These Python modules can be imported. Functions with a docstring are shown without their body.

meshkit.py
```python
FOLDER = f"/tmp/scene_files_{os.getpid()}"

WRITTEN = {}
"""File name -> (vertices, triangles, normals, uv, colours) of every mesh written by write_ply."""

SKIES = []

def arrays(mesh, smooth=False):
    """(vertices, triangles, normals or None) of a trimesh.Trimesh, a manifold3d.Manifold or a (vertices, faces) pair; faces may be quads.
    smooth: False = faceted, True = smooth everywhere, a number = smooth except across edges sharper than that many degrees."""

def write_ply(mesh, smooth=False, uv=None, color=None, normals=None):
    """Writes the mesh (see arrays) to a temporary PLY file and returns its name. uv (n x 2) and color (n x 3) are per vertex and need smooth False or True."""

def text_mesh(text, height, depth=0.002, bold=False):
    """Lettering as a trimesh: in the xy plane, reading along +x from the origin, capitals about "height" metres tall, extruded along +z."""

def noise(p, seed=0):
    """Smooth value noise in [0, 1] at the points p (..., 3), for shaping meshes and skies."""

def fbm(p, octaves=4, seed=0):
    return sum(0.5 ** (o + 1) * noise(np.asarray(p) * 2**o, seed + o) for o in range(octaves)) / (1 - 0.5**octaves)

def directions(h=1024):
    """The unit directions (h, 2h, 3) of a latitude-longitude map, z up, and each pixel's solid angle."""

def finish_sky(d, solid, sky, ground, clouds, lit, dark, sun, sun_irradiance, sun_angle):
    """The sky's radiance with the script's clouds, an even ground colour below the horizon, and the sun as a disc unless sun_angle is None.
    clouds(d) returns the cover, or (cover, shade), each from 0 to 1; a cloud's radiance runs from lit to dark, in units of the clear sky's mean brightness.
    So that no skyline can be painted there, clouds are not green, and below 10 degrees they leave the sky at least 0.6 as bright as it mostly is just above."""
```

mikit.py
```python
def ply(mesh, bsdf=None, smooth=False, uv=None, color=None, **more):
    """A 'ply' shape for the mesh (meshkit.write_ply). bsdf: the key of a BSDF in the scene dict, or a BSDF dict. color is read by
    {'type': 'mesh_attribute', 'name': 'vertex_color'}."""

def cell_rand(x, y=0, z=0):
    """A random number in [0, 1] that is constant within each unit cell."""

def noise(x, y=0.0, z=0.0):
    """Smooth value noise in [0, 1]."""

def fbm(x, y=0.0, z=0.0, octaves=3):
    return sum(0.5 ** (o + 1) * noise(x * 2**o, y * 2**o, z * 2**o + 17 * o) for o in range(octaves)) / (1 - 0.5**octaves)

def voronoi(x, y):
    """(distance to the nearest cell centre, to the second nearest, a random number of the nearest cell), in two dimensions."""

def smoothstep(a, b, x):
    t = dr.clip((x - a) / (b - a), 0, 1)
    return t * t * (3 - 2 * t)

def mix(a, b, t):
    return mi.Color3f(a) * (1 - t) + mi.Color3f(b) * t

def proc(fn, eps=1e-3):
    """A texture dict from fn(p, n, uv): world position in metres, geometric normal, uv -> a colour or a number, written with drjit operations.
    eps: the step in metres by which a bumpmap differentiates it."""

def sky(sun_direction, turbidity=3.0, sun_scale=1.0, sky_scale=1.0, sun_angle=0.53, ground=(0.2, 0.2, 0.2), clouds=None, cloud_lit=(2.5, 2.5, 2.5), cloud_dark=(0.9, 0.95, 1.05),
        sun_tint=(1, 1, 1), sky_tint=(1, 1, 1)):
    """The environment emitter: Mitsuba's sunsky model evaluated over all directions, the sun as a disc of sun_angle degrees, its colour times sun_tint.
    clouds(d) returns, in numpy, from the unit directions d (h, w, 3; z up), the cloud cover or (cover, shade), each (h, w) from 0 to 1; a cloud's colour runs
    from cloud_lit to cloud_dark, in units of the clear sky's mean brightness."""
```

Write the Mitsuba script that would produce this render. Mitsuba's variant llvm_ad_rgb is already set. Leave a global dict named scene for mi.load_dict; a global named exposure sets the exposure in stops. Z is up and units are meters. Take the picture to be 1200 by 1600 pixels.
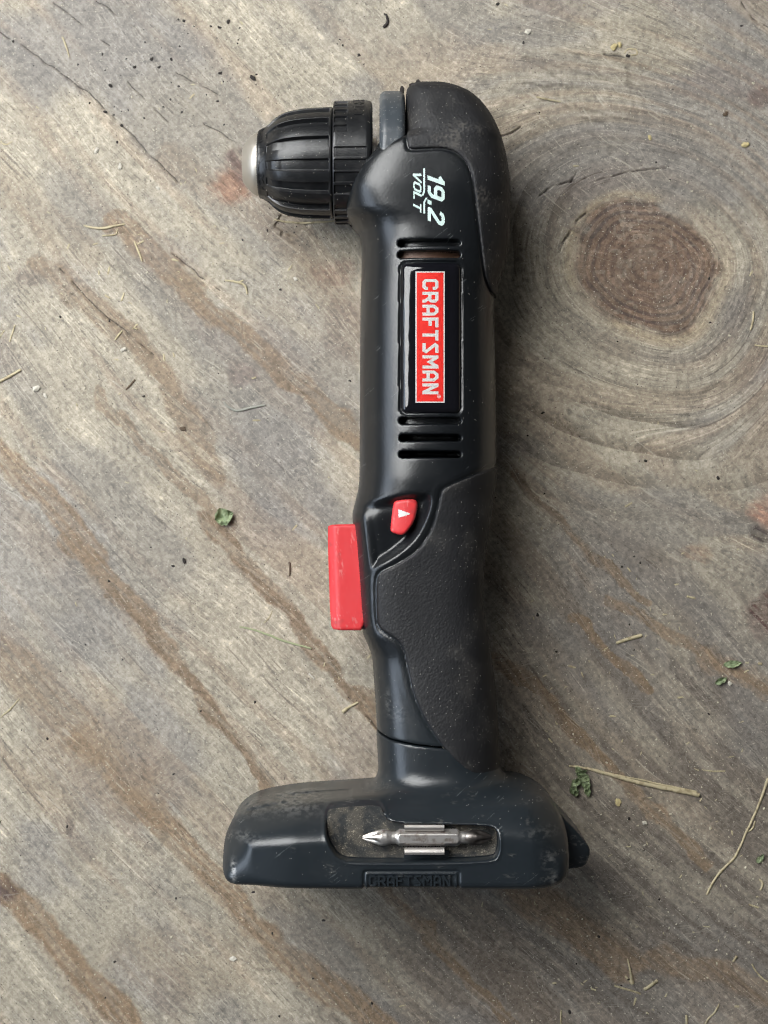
import math
import numpy as np
import trimesh
import drjit as dr
import mitsuba as mi
import mikit
import meshkit
from mikit import noise, fbm, voronoi, smoothstep, mix, proc
from scipy.ndimage import map_coordinates, gaussian_filter
from scipy.interpolate import PchipInterpolator
from shapely.geometry import Polygon, LineString, MultiPolygon
from shapely.ops import unary_union

T = mi.ScalarTransform4f
rng = np.random.default_rng(7)
scene, labels = {}, {}
exposure = 0.27

# ------------------------------------------------------------------ camera
CAM = 620.0                     # mm above the floor
MM = 0.25                       # a quarter of a millimetre: the unit in which the drawing was measured on the floor
scene['camera'] = {'type': 'perspective', 'fov': 2 * math.degrees(math.atan(600 * MM / CAM)), 'fov_axis': 'x', 'near_clip': 0.02, 'far_clip': 50.0,
                   'to_world': T().look_at([0, 0, CAM / 1000], [0, 0, 0], [0, 1, 0])}

# ------------------------------------------------------------------ light: daylight through a barn doorway on the left and a window at the top, and the dim room
def lamp(azimuth, elevation, dist, w, h, rgb):
    a, e = math.radians(azimuth), math.radians(elevation)
    o = [dist * math.cos(e) * math.cos(a), dist * math.cos(e) * math.sin(a), dist * math.sin(e)]
    return {'type': 'rectangle', 'to_world': T().look_at(o, [0, 0, 0.02], [0, 0, 1]) @ T().scale([w / 2, h / 2, 1]),
            'emitter': {'type': 'area', 'radiance': {'type': 'rgb', 'value': rgb}}, 'bsdf': {'type': 'diffuse', 'reflectance': {'type': 'rgb', 'value': 0.5}}}

scene['doorway_light'] = lamp(137, 50, 0.86, 0.66, 0.52, [9.6, 9.7, 9.6])
scene['window_light'] = lamp(184, 32, 1.1, 0.7, 0.4, [3.1, 3.6, 4.3])
labels['doorway_light'] = {'kind': 'structure'}
labels['window_light'] = {'kind': 'structure'}
scene['room_light'] = {'type': 'constant', 'radiance': {'type': 'rgb', 'value': [0.05, 0.051, 0.052]}}

# ------------------------------------------------------------------ helpers
def P(px, py, z=0.0):
    """Millimetres on the plane at height z of a point of the measured drawing."""
    f = MM * (CAM - z) / CAM
    return np.array([(px - 600) * f, (800 - py) * f])

def PP(pts):
    return np.array([P(*p) for p in pts])

def zc(py):
    """Height of the tool's middle plane: the broad foot lifts its end, the head lies on the floor."""
    return 28.2 + (37.6 - 28.2) * (np.asarray(py, float) - 250) / 1050

def smooth_closed(pts, n=4):
    """Chaikin corner cutting."""
    p = np.asarray(pts, float)
    for _ in range(n):
        q = np.roll(p, -1, axis=0)
        p = np.stack([0.8 * p + 0.2 * q, 0.2 * p + 0.8 * q], 1).reshape(-1, 2)
    return p

def poly_sdf(pts, X, Y):
    """Signed distance (negative inside) to a closed polygon on the grid X (nx,1), Y (1,ny)."""
    X, Y = np.broadcast_arrays(X, Y)
    d2 = np.full(X.shape, 1e18)
    ins = np.zeros(X.shape, bool)
    a = np.asarray(pts, float)
    for p, q in zip(a, np.roll(a, -1, axis=0)):
        e = q - p
        L = max(e @ e, 1e-12)
        t = np.clip(((X - p[0]) * e[0] + (Y - p[1]) * e[1]) / L, 0, 1)
        d2 = np.minimum(d2, (X - p[0] - t * e[0]) ** 2 + (Y - p[1] - t * e[1]) ** 2)
        c = ((p[1] > Y) != (q[1] > Y))
        with np.errstate(divide='ignore', invalid='ignore'):
            xc = p[0] + (Y - p[1]) / (q[1] - p[1] if abs(q[1] - p[1]) > 1e-12 else 1e-12) * e[0]
        ins ^= c & (X < xc)
    return np.where(ins, -1, 1) * np.sqrt(d2)

def line_dist(pts, X, Y):
    X, Y = np.broadcast_arrays(X, Y)
    d2 = np.full(X.shape, 1e18)
    a = np.asarray(pts, float)
    for p, q in zip(a[:-1], a[1:]):
        e = q - p
        t = np.clip(((X - p[0]) * e[0] + (Y - p[1]) * e[1]) / (e @ e), 0, 1)
        d2 = np.minimum(d2, (X - p[0] - t * e[0]) ** 2 + (Y - p[1] - t * e[1]) ** 2)
    return np.sqrt(d2)

def rmax(a, b, r):
    """Intersection with an edge rounded to radius r."""
    u, v = np.maximum(a + r, 0), np.maximum(b + r, 0)
    return np.sqrt(u * u + v * v) + np.minimum(np.maximum(a + r, b + r), 0) - r

def smin(a, b, k):
    h = np.clip(0.5 + 0.5 * (b - a) / k, 0, 1)
    return b * (1 - h) + a * h - k * h * (1 - h)

def sstep(a, b, x):
    t = np.clip((x - a) / (b - a), 0, 1)
    return t * t * (3 - 2 * t)

class Grid:
    def __init__(self, x0, x1, y0, y1, z0, z1, h):
        self.h, self.o = h, np.array([x0, y0, z0], float)
        self.x = np.arange(x0, x1 + h, h)
        self.y = np.arange(y0, y1 + h, h)
        self.z = np.arange(z0, z1 + h, h)
        self.X2, self.Y2 = self.x[:, None], self.y[None, :]
        self.X, self.Y, self.Z = self.x[:, None, None], self.y[None, :, None], self.z[None, None, :]

    def mesh(self, f):
        """Surface nets of f = 0, the vertices moved onto the surface."""
        f = np.ascontiguousarray(f, np.float32)
        s = f < 0
        n = np.array(f.shape) - 1
        cnt = np.zeros(n, np.int8)
        for a, b, c in np.ndindex(2, 2, 2):
            cnt += s[a:n[0] + a, b:n[1] + b, c:n[2] + c]
        cells = np.argwhere((cnt > 0) & (cnt < 8))
        idx = np.full(n, -1, np.int64)
        idx[tuple(cells.T)] = np.arange(len(cells))
        acc, num = np.zeros((len(cells), 3)), np.zeros(len(cells))
        for ax in range(3):
            o1, o2 = [k for k in range(3) if k != ax]
            for u, v in np.ndindex(2, 2):
                a = cells.copy()
                a[:, o1] += u
                a[:, o2] += v
                b = a.copy()
                b[:, ax] += 1
                fa, fb = f[tuple(a.T)], f[tuple(b.T)]
                on = (fa < 0) != (fb < 0)
                t = np.where(on, fa / np.where(on, fa - fb, 1), 0)
                pos = a.astype(float)
                pos[:, ax] += t
                acc += np.where(on[:, None], pos, 0)
                num += on
        v = acc / num[:, None]
        for _ in range(3):
            val = map_coordinates(f, v.T, order=1, mode='nearest')
            g = np.stack([map_coordinates(f, (v + e * 0.5).T, order=1, mode='nearest') - map_coordinates(f, (v - e * 0.5).T, order=1, mode='nearest') for e in np.eye(3)], 1)
            v = v - np.clip(val / np.maximum((g * g).sum(1), 1e-4), -0.4, 0.4)[:, None] * g
        quads = []
        for ax in range(3):
            o1, o2 = [k for k in range(3) if k != ax]
            lo = [slice(None)] * 3
            hi = [slice(None)] * 3
            lo[ax], hi[ax] = slice(0, -1), slice(1, None)
            A, B = s[tuple(lo)], s[tuple(hi)]
            e = np.argwhere(A != B)
            ok = (e[:, o1] > 0) & (e[:, o2] > 0) & (e[:, o1] < n[o1]) & (e[:, o2] < n[o2])
            e = e[ok]
            flip = A[tuple(e.T)]
            q = []
            for u, w in ((-1, -1), (0, -1), (0, 0), (-1, 0)):
                c = e.copy()
                c[:, o1] += u
                c[:, o2] += w
                q.append(idx[tuple(c.T)])
            q = np.stack(q, 1)
            if ax == 1:
                flip = ~flip
            q[~flip] = q[~flip][:, ::-1]
            quads.append(q)
        q = np.vstack(quads)
        return v * self.h + self.o, np.vstack([q[:, [0, 1, 2]], q[:, [0, 2, 3]]])

    def top(self, f):
        """Height map of the uppermost surface."""
        s = f < 0
        k = s.shape[2] - 1 - np.argmax(s[:, :, ::-1], axis=2)
        k = np.clip(k, 0, s.shape[2] - 2)
        i, j = np.ogrid[:s.shape[0], :s.shape[1]]
        fa, fb = f[i, j, k], f[i, j, k + 1]
        z = self.z[k] + self.h * np.clip(fa / np.where(fa - fb == 0, 1, fa - fb), 0, 1)
        z = np.where(s.any(axis=2), z, 0)
        return lambda X, Y: map_coordinates(z, [(np.atleast_1d(X) - self.o[0]) / self.h, (np.atleast_1d(Y) - self.o[1]) / self.h], order=1, mode='nearest')

def add(key, mesh, bsdf, smooth=True, **more):
    """mesh in millimetres"""
    if hasattr(mesh, 'vertices'):
        mesh = (np.array(mesh.vertices), np.array(mesh.faces))
    scene[key] = mikit.ply((np.asarray(mesh[0]) / 1000.0, mesh[1]), 'mat_' + bsdf, smooth, **more)

def on_surface(px, py, top, n=5):
    z = np.full(np.shape(px), 45.0)
    for _ in range(n):
        f = MM * (CAM - z) / CAM
        X, Y = (px - 600) * f, (800 - py) * f
        z = top(X, Y)
    return X, Y, z

def outward(v, f, is_top, up):
    """The faces, turned if need be so that those of the top face up."""
    t = f[is_top[f].all(axis=1)]
    n = np.cross(v[t[:, 1]] - v[t[:, 0]], v[t[:, 2]] - v[t[:, 0]])
    return f if (n * up).sum() > 0 else f[:, ::-1]

def drape(mesh, top, lift, sink=0.3, step=2.5):
    """A flat extrusion (measured drawing in x and y, 0..1 in z) laid on the surface under it, 'lift' mm proud."""
    m = mesh if isinstance(mesh, trimesh.Trimesh) else None
    v, f = trimesh.remesh.subdivide_to_size(np.column_stack([m.vertices[:, :2], m.vertices[:, 2] * 0.5]), m.faces, step)
    X, Y, z = on_surface(v[:, 0], v[:, 1], top)
    h = v[:, 2] * 2
    v = np.column_stack([X, Y, z - sink + (lift + sink) * h])
    return v, outward(v, f, h > .99, [0, 0, 1])

def extrude(poly):
    gs = list(poly.geoms) if hasattr(poly, 'geoms') else [poly]
    return trimesh.util.concatenate([trimesh.creation.extrude_polygon(g, 1.0, engine='earcut') for g in gs if g.area > 0.05])

def map_xy(mesh, fn):
    m = mesh.copy()
    x, y = fn(m.vertices[:, 0].copy(), m.vertices[:, 1].copy())
    m.vertices = np.column_stack([x, y, m.vertices[:, 2]])
    if m.volume < 0:
        m.invert()
    return m

def block_letters(text, stroke=1.55, gap=1.0):
    """Heavy squared capitals with cut corners; height 0..7.5, left edge 0. Returns (polygon, width)."""
    G = {
        'C': (4, [[(4, 4.1), (4, 5.2), (3.2, 6), (.8, 6), (0, 5.2), (0, .8), (.8, 0), (3.2, 0), (4, .8), (4, 1.9)]]),
        'R': (4, [[(0, -.78), (0, 6), (3.2, 6), (4, 5.2), (4, 3.6), (3.3, 2.7), (0, 2.7)], [(2.0, 2.7), (4.0, .4), (4.0, -.78)]]),
        'A': (4, [[(0, -.78), (0, 4.6), (1.2, 6), (2.8, 6), (4, 4.6), (4, -.78)], [(0, 1.9), (4, 1.9)]]),
        'F': (3.6, [[(0, -.78), (0, 6), (4.2, 6)], [(0, 2.9), (3.5, 2.9)]]),
        'T': (4, [[(-.6, 6), (4.8, 6)], [(2, 6), (2, -.78)]]),
        'S': (4, [[(4.6, 6), (.9, 6), (.3, 5.2), (3.9, .9), (3.3, 0), (-.5, 0)]]),
        'M': (5.2, [[(0, -.78), (0, 6), (.4, 6), (2.6, 2.6), (4.8, 6), (5.2, 6), (5.2, -.78)]]),
        'N': (4, [[(0, -.78), (0, 6), (.4, 6), (3.6, 0), (4, 0), (4, 6.78)]]),
    }
    x, out = 0.8, []
    for ch in text:
        w, ls = G[ch]
        for l in ls:
            out.append(LineString([(x + a, b + 0.78) for a, b in l]).buffer(stroke / 2, cap_style=2, join_style=2, mitre_limit=2.0))
        x += w + stroke + gap
    return unary_union(out), x - gap - 0.8

# ------------------------------------------------------------------ materials
def rgb(*v):
    return {'type': 'rgb', 'value': list(v)}

def principled(color, rough, **k):
    d = {'type': 'principled', 'base_color': color if isinstance(color, dict) else rgb(*color), 'roughness': rough}
    d.update(k)
    return d

def bump(inner, fn, scale, eps=2e-4):
    return {'type': 'bumpmap', 'arbitrary': proc(fn, eps), 'scale': scale, 'nested': inner}

def two(b):
    return {'type': 'twosided', 'nested': b}

def specks(c, x, y, z, dens, mask):
    d1, d2, w = voronoi(x * .42 + z * .1, y * .42 - z * .1)
    return mix(c, (0.34, 0.32, 0.28), smoothstep(.075, .03, d1) * dr.select(w > dens, 0.8, 0.0) * mask)

MARKS = [(P(460, 1246, 45), 10, 2.4, .22, .50), (P(400, 1260, 50), 8, 1.8, .18, .35), (P(366, 1357, 66), .9, 3.0, .60, .8), (P(388, 1300, 60), 4, 1.6, .26, .40),
         (P(857, 1342, 72), 2.2, 3.0, .26, .50), (P(843, 1300, 70), 6, 1.8, .20, .35), (P(864, 1374, 70), 1.2, 3.0, .30, .45), (P(622, 1118, 56), 3.5, 4, .14, .35), (P(606, 1100, 54), .8, 4, .24, .55)]

def plastic_color(p, n, uv):
    x, y, z = p.x * 1000, p.y * 1000, p.z * 1000
    base = mix((0.0058, 0.0070, 0.0084), (0.0130, 0.0172, 0.0210), smoothstep(-20, -110, y))
    film = smoothstep(0.50, 0.85, fbm(x * .09, y * .09, z * .09, 4))                       # thin dust film
    c = mix(base, (0.060, 0.060, 0.058), film * 0.09)
    a = fbm(x * .16 + 3, y * .28 + 7, z * .1, 4)
    foot = smoothstep(-92, -108, y)
    fine = noise(x * 1.1 + y * .4, y * 2.4, z * 1.3)
    scuff = smoothstep(0.60, 0.74, a) * (0.04 + 0.34 * foot) * smoothstep(0.45, 0.75, fine)
    c = mix(c, (0.20, 0.19, 0.17), scuff * 0.6)
    r = x * .8 + y * .6
    q = -x * .6 + y * .8
    for (a, b), rx, ry, v, st in MARKS:      # rubbed and chalky places on the worn shell
        d = dr.square((x - a) / rx) + dr.square((y - b) / ry)
        k = dr.exp(-d) * smoothstep(.36, .70, fbm(x * .8 + a, y * 1.3, z * .4, 5)) * smoothstep(30, 38, z)
        c = mix(c, (v, v * .985, v * .95), k * st * .7)
    scr = smoothstep(.90, .95, noise(r * .18, q * 3.2, 3)) * smoothstep(.62, .8, noise(x * .12, y * .12, 9))
    c = mix(c, (0.13, 0.14, 0.14), scr * 0.45)
    return specks(c, x, y, z, .80, smoothstep(.45, .65, noise(x * .06, y * .06, 4)))

def plastic_bump(p, n, uv):
    x, y, z = p.x * 1000, p.y * 1000, p.z * 1000
    return noise(x * 2.2, y * 2.2, z * 2.2)

def rubber_color(p, n, uv):
    x, y, z = p.x * 1000, p.y * 1000, p.z * 1000
    f = fbm(x * .10 + 11, y * .10, z * .10, 4)
    c = mix((0.0095, 0.0095, 0.0108), (0.046, 0.043, 0.040), smoothstep(.48, .80, f) * .50)
    g = noise(x * 1.5, y * 1.5, z * 1.5)
    c = mix(c, (0.075, 0.072, 0.066), smoothstep(.60, .92, g) * smoothstep(.45, .7, f) * .6)
    head = smoothstep(60, 90, y)
    dust = smoothstep(.52, .76, fbm(x * .16, y * .16, z * .16 + 4, 5)) * head
    c = mix(c, (0.10, 0.09, 0.078), dust * .45 * smoothstep(.3, .7, g))
    return specks(c, x, y, z, .70, .25 + .75 * smoothstep(.4, .65, noise(x * .07, y * .07, 6)))

def rubber_bump(p, n, uv):
    x, y, z = p.x * 1000, p.y * 1000, p.z * 1000
    return smoothstep(.25, .75, noise(x * 1.9, y * 1.9, z * 1.9)) + .4 * noise(x * 3.6, y * 3.6, z * 3.6)

def red_color(p, n, uv):
    x, y, z = p.x * 1000, p.y * 1000, p.z * 1000
    c = mix((0.56, 0.020, 0.024), (0.60, 0.06, 0.065), fbm(x * .3, y * .15, z * .3, 3) * .8)
    s = smoothstep(.60, .85, noise(x * 2.6 + y * .5, y * .8, z)) * smoothstep(.5, .75, fbm(x * .35, y * .10, 5, 3))
    c = mix(c, (0.66, 0.22, 0.21), s * .55)
    dirt = smoothstep(.62, .8, fbm(x * .25 + 5, y * .25, z * .25, 3))
    return mix(c, (0.22, 0.05, 0.045), dirt * .35)

def steel_color(p, n, uv):
    x, y, z = p.x * 1000, p.y * 1000, p.z * 1000
    f = fbm(x * .7, y * .7, z * .7, 4)
    c = mix((0.66, 0.63, 0.60), (0.30, 0.23, 0.18), smoothstep(.48, .75, f) * .75)
    return mix(c, (0.07, 0.06, 0.055), smoothstep(26.5, 30, x) * smoothstep(-80, -100, y) * .95)      # the blackened tip

def tray_color(p, n, uv):
    x, y, z = p.x * 1000, p.y * 1000, p.z * 1000
    f = smoothstep(.35, .65, fbm(x * .35, y * .35, z * .35, 4))
    g = noise(x * 3.2, y * 3.2, z * 3.2)
    c = mix((0.020, 0.022, 0.023), (0.085, 0.075, 0.060), f * .8)
    c = mix(c, (0.33, 0.29, 0.22), smoothstep(.70, .88, g) * (0.15 + .6 * f))
    return mix(c, (0.012, 0.012, 0.012), smoothstep(.72, .9, noise(x * 2.7 + 40, y * 2.7, z * 2)) * .8)

def chuck_color(p, n, uv):
    x, y, z = p.x * 1000, p.y * 1000, p.z * 1000
    f = fbm(x * .25, y * .25, z * .25, 4)
    c = mix((0.0075, 0.0080, 0.0090), (0.040, 0.039, 0.037), smoothstep(.5, .8, f) * .35)
    d1, d2, w = voronoi(x * .5 + z * .1, y * .5 - z * .1)
    return mix(c, (0.4, 0.36, 0.3), smoothstep(.08, .04, d1) * dr.select(w > .75, 0.8, 0.0))

def straw_color(p, n, uv):
    x, y = p.x * 1000, p.y * 1000
    k = noise(x * .06, y * .06, 2)
    c = mix((0.50, 0.43, 0.27), (0.36, 0.31, 0.20), k)
    return mix(c, (0.20, 0.15, 0.085), smoothstep(.55, .85, noise(x * .9, y * .9, 3)) * .6)

def leaf_color(p, n, uv):
    x, y = p.x * 1000, p.y * 1000
    return mix((0.105, 0.150, 0.070), (0.30, 0.35, 0.20), fbm(x * .5, y * .5, 1, 3))

scene['mat_plastic'] = bump(principled(proc(plastic_color), 0.29, specular=0.5), plastic_bump, 0.00002)
scene['mat_rubber'] = bump(principled(proc(rubber_color), 0.58, specular=0.42), rubber_bump, 0.00006)
scene['mat_chuck_plastic'] = principled(proc(chuck_color), 0.33, specular=0.5)
def gear_color(p, n, uv):
    x, y, z = p.x * 1000, p.y * 1000, p.z * 1000
    c = mix((0.042, 0.050, 0.058), (0.085, 0.092, 0.098), smoothstep(.45, .8, fbm(x * .3, y * .3, z * .3, 4)) * .8)
    return mix(c, (0.22, 0.22, 0.21), smoothstep(.78, .88, noise(x * 1.6, y * 2.2, z)) * .5)
scene['mat_gear_plastic'] = principled(proc(gear_color), 0.34, specular=0.5)
scene['mat_red_plastic'] = principled(proc(red_color), 0.42, specular=0.5)
scene['mat_gloss_black'] = principled((0.004, 0.004, 0.006), 0.07, specular=0.55)
scene['mat_gloss_red'] = principled((0.60, 0.028, 0.022), 0.20, specular=0.5)
scene['mat_gloss_white'] = principled((0.47, 0.46, 0.44), 0.4)
scene['mat_print_mint'] = principled((0.50, 0.62, 0.58), 0.45)
scene['mat_white_print'] = principled((0.62, 0.61, 0.60), 0.4)
scene['mat_nickel'] = principled((0.52, 0.485, 0.425), 0.46, metallic=0.85)
scene['mat_steel'] = principled(proc(steel_color), 0.38, metallic=0.85)
scene['mat_clip_steel'] = principled((0.50, 0.47, 0.44), 0.36, metallic=0.75)
scene['mat_dark_inside'] = principled((0.006, 0.006, 0.006), 0.6)
scene['mat_copper'] = principled((0.085, 0.042, 0.025), 0.5, metallic=0.2)
scene['mat_tray_dust'] = principled(proc(tray_color), 0.8)
scene['mat_soil'] = two(principled((0.022, 0.018, 0.015), 0.85))
scene['mat_groove_dust'] = two(principled((0.15, 0.135, 0.11), 0.9))
scene['mat_crumb'] = two(principled((0.46, 0.42, 0.33), 0.8))
scene['mat_straw'] = two(principled(proc(straw_color), 0.6))
scene['mat_green_straw'] = two(principled((0.30, 0.32, 0.19), 0.55))
scene['mat_grey_straw'] = two(principled((0.25, 0.25, 0.215), 0.55))
scene['mat_brown_twig'] = two(principled((0.10, 0.070, 0.045), 0.7))
scene['mat_leaf'] = two(principled(proc(leaf_color), 0.6))
scene['mat_yellow_chip'] = two(principled((0.46, 0.385, 0.20), 0.8))
scene['mat_pale_chip'] = two(principled((0.50, 0.47, 0.40), 0.8))

# ------------------------------------------------------------------ the floor: one weathered sheet of plywood
def M(*pts):
    return [tuple(P(*p)) for p in pts]

STRIPES = [  # (line, half width mm, strength, 0 brown .. 1 orange)
    (M((185, 345), (270, 430), (420, 560), (570, 690)), 4.4, .75, .25),
    (M((60, 412), (196, 524), (261, 590), (303, 673), (340, 745)), 5.2, .60, .2),
    (M((327, 815), (420, 925), (551, 1085), (600, 1135)), 3.2, .95, .05),
    (M((154, 617), (243, 720), (355, 823)), 2.4, .6, .1),
    (M((-40, 660), (80, 785), (150, 870)), 4.6, .75, .35),
    (M((100, 840), (200, 930), (280, 1040)), 3.6, .75, .15),
    (M((180, 930), (280, 1040), (330, 1110), (430, 1235)), 2.6, .95, .05),
    (M((-60, 985), (30, 1045), (130, 1150), (230, 1260)), 8.5, .55, .3),
    (M((130, 1150), (230, 1260), (330, 1365), (440, 1490), (620, 1620)), 5.6, .80, .35),
    (M((-40, 1345), (40, 1420), (110, 1500), (220, 1620)), 5.0, .85, .4),
    (M((600, 1395), (660, 1450), (740, 1540), (820, 1620)), 2.4, .95, .05),
    (M((800, 1380), (900, 1450), (975, 1505)), 8.0, .65, .5),
    (M((740, 1000), (840, 1085), (890, 1130), (960, 1200)), 2.6, .9, .1),
    (M((890, 1130), (960, 1205), (1040, 1285), (1110, 1355)), 2.8, .75, .15),
    (M((900, 965), (950, 1020), (1010, 1080)), 2.2, .85, .1),
    (M((800, 740), (930, 870), (1010, 940)), 1.8, .7, .05),
    (M((950, 935), (1080, 1010), (1220, 1085)), 2.4, .65, .2),
    (M((1110, 1030), (1220, 1085)), 5.0, .4, .5),
    (M((1020, 1500), (1120, 1520), (1220, 1560)), 5.5, .55, .4),
    (M((-80, 200), (60, 330), (140, 400)), 7.0, .25, .2),
    (M((270, 250), (400, 330), (520, 470)), 6.0, .30, .2),
    (M((560, 1080), (600, 1130)), 3.0, .6, .1),
    (M((640, 1330), (900, 1640)), 9.0, .18, .1),
]
CRACKS = [  # (line, half width mm)
    (M((0, 50), (70, 95), (140, 147), (180, 185), (277, 283)), .22),
    (M((85, 5), (125, 35), (172, 72)), .16), (M((150, 0), (215, 45)), .16),
    (M((200, 130), (262, 190)), .14), (M((275, 112), (340, 148)), .14), (M((310, 188), (372, 224)), .18),
    (M((265, 395), (300, 420), (345, 455)), .2), (M((95, 420), (150, 480), (240, 555)), .2),
    (M((842, 305), (866, 288), (894, 285), (915, 280)), .32), (M((892, 287), (903, 268), (905, 250)), .22),
    (M((873, 392), (882, 375), (903, 343), (915, 333)), .40), (M((944, 85), (975, 88)), .35),
    (M((912, 290), (975, 270), (1040, 262)), .2), (M((780, 215), (800, 208), (812, 198)), .28),
    
    (M((1160, 5), (1175, 25), (1200, 42)), .25),
    (M((350, 640), (340, 760)), .0), (M((545, 1090), (640, 1190)), .2),
]
PATCHES = [  # (centre, radius along x, along y mm, colour, strength)
    (P(368, 288), 11, 7, (0.235, 0.118, 0.072), .70), (P(385, 262), 8, 8, (0.090, 0.055, 0.048), .85),
    (P(1205, 800), 9, 7, (0.36, 0.20, 0.14), .8), (P(1195, 835), 7, 3, (0.05, 0.035, 0.033), .8),
    (P(1197, 962), 8, 10, (0.085, 0.040, 0.036), .85), (P(1090, 860), 7, 5, (0.30, 0.20, 0.13), .5),
    (P(378, 587), 7, 5, (0.14, 0.10, 0.09), .5), (P(525, 430), 9, 7, (0.17, 0.085, 0.06), .45),
    (P(545, 520), 10, 14, (0.11, 0.072, 0.06), .55), (P(45, 440), 7, 5, (0.12, 0.09, 0.075), .6),
    (P(10, 1392), 6, 5, (0.07, 0.045, 0.04), .8), (P(460, 370), 5, 4, (0.22, 0.17, 0.12), .6),
    (P(270, 1555), 9, 12, (0.14, 0.11, 0.10), .5), (P(103, 1292), 1.4, 7, (0.12, 0.095, 0.08), .7),
    (P(120, 1330), 9, 7, (0.15, 0.13, 0.115), .45), (P(215, 1205), 10, 7, (0.17, 0.135, 0.115), .5),
    (P(1190, 610), 10, 20, (0.2, 0.14, 0.11), .35), (P(960, 540), 12, 6, (0.2, 0.16, 0.12), .4),
    (P(890, 10), 24, 7, (0.16, 0.135, 0.125), .5), (P(1130, 130), 22, 7, (0.17, 0.14, 0.13), .45),
    (P(1190, 150), 6, 5, (0.11, 0.06, 0.05), .6),
    (P(150, 1200), 34, 22, (0.275, 0.210, 0.145), .42), (P(300, 1500), 40, 18, (0.27, 0.205, 0.14), .35), (P(480, 520), 26, 22, (0.20, 0.165, 0.135), .40), (P(250, 400), 18, 10, (0.19, 0.165, 0.145), .40), (P(620, 60), 40, 12, (0.20, 0.18, 0.16), .3),
]
KX, KY = P(1012, 418)

def seg(x, y, line):
    d = None
    for (ax, ay), (bx, by) in zip(line[:-1], line[1:]):
        ex, ey = bx - ax, by - ay
        t = dr.clip(((x - ax) * ex + (y - ay) * ey) / (ex * ex + ey * ey), 0, 1)
        q = dr.square(x - ax - t * ex) + dr.square(y - ay - t * ey)
        d = q if d is None else dr.minimum(d, q)
    return dr.sqrt(d)

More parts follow.
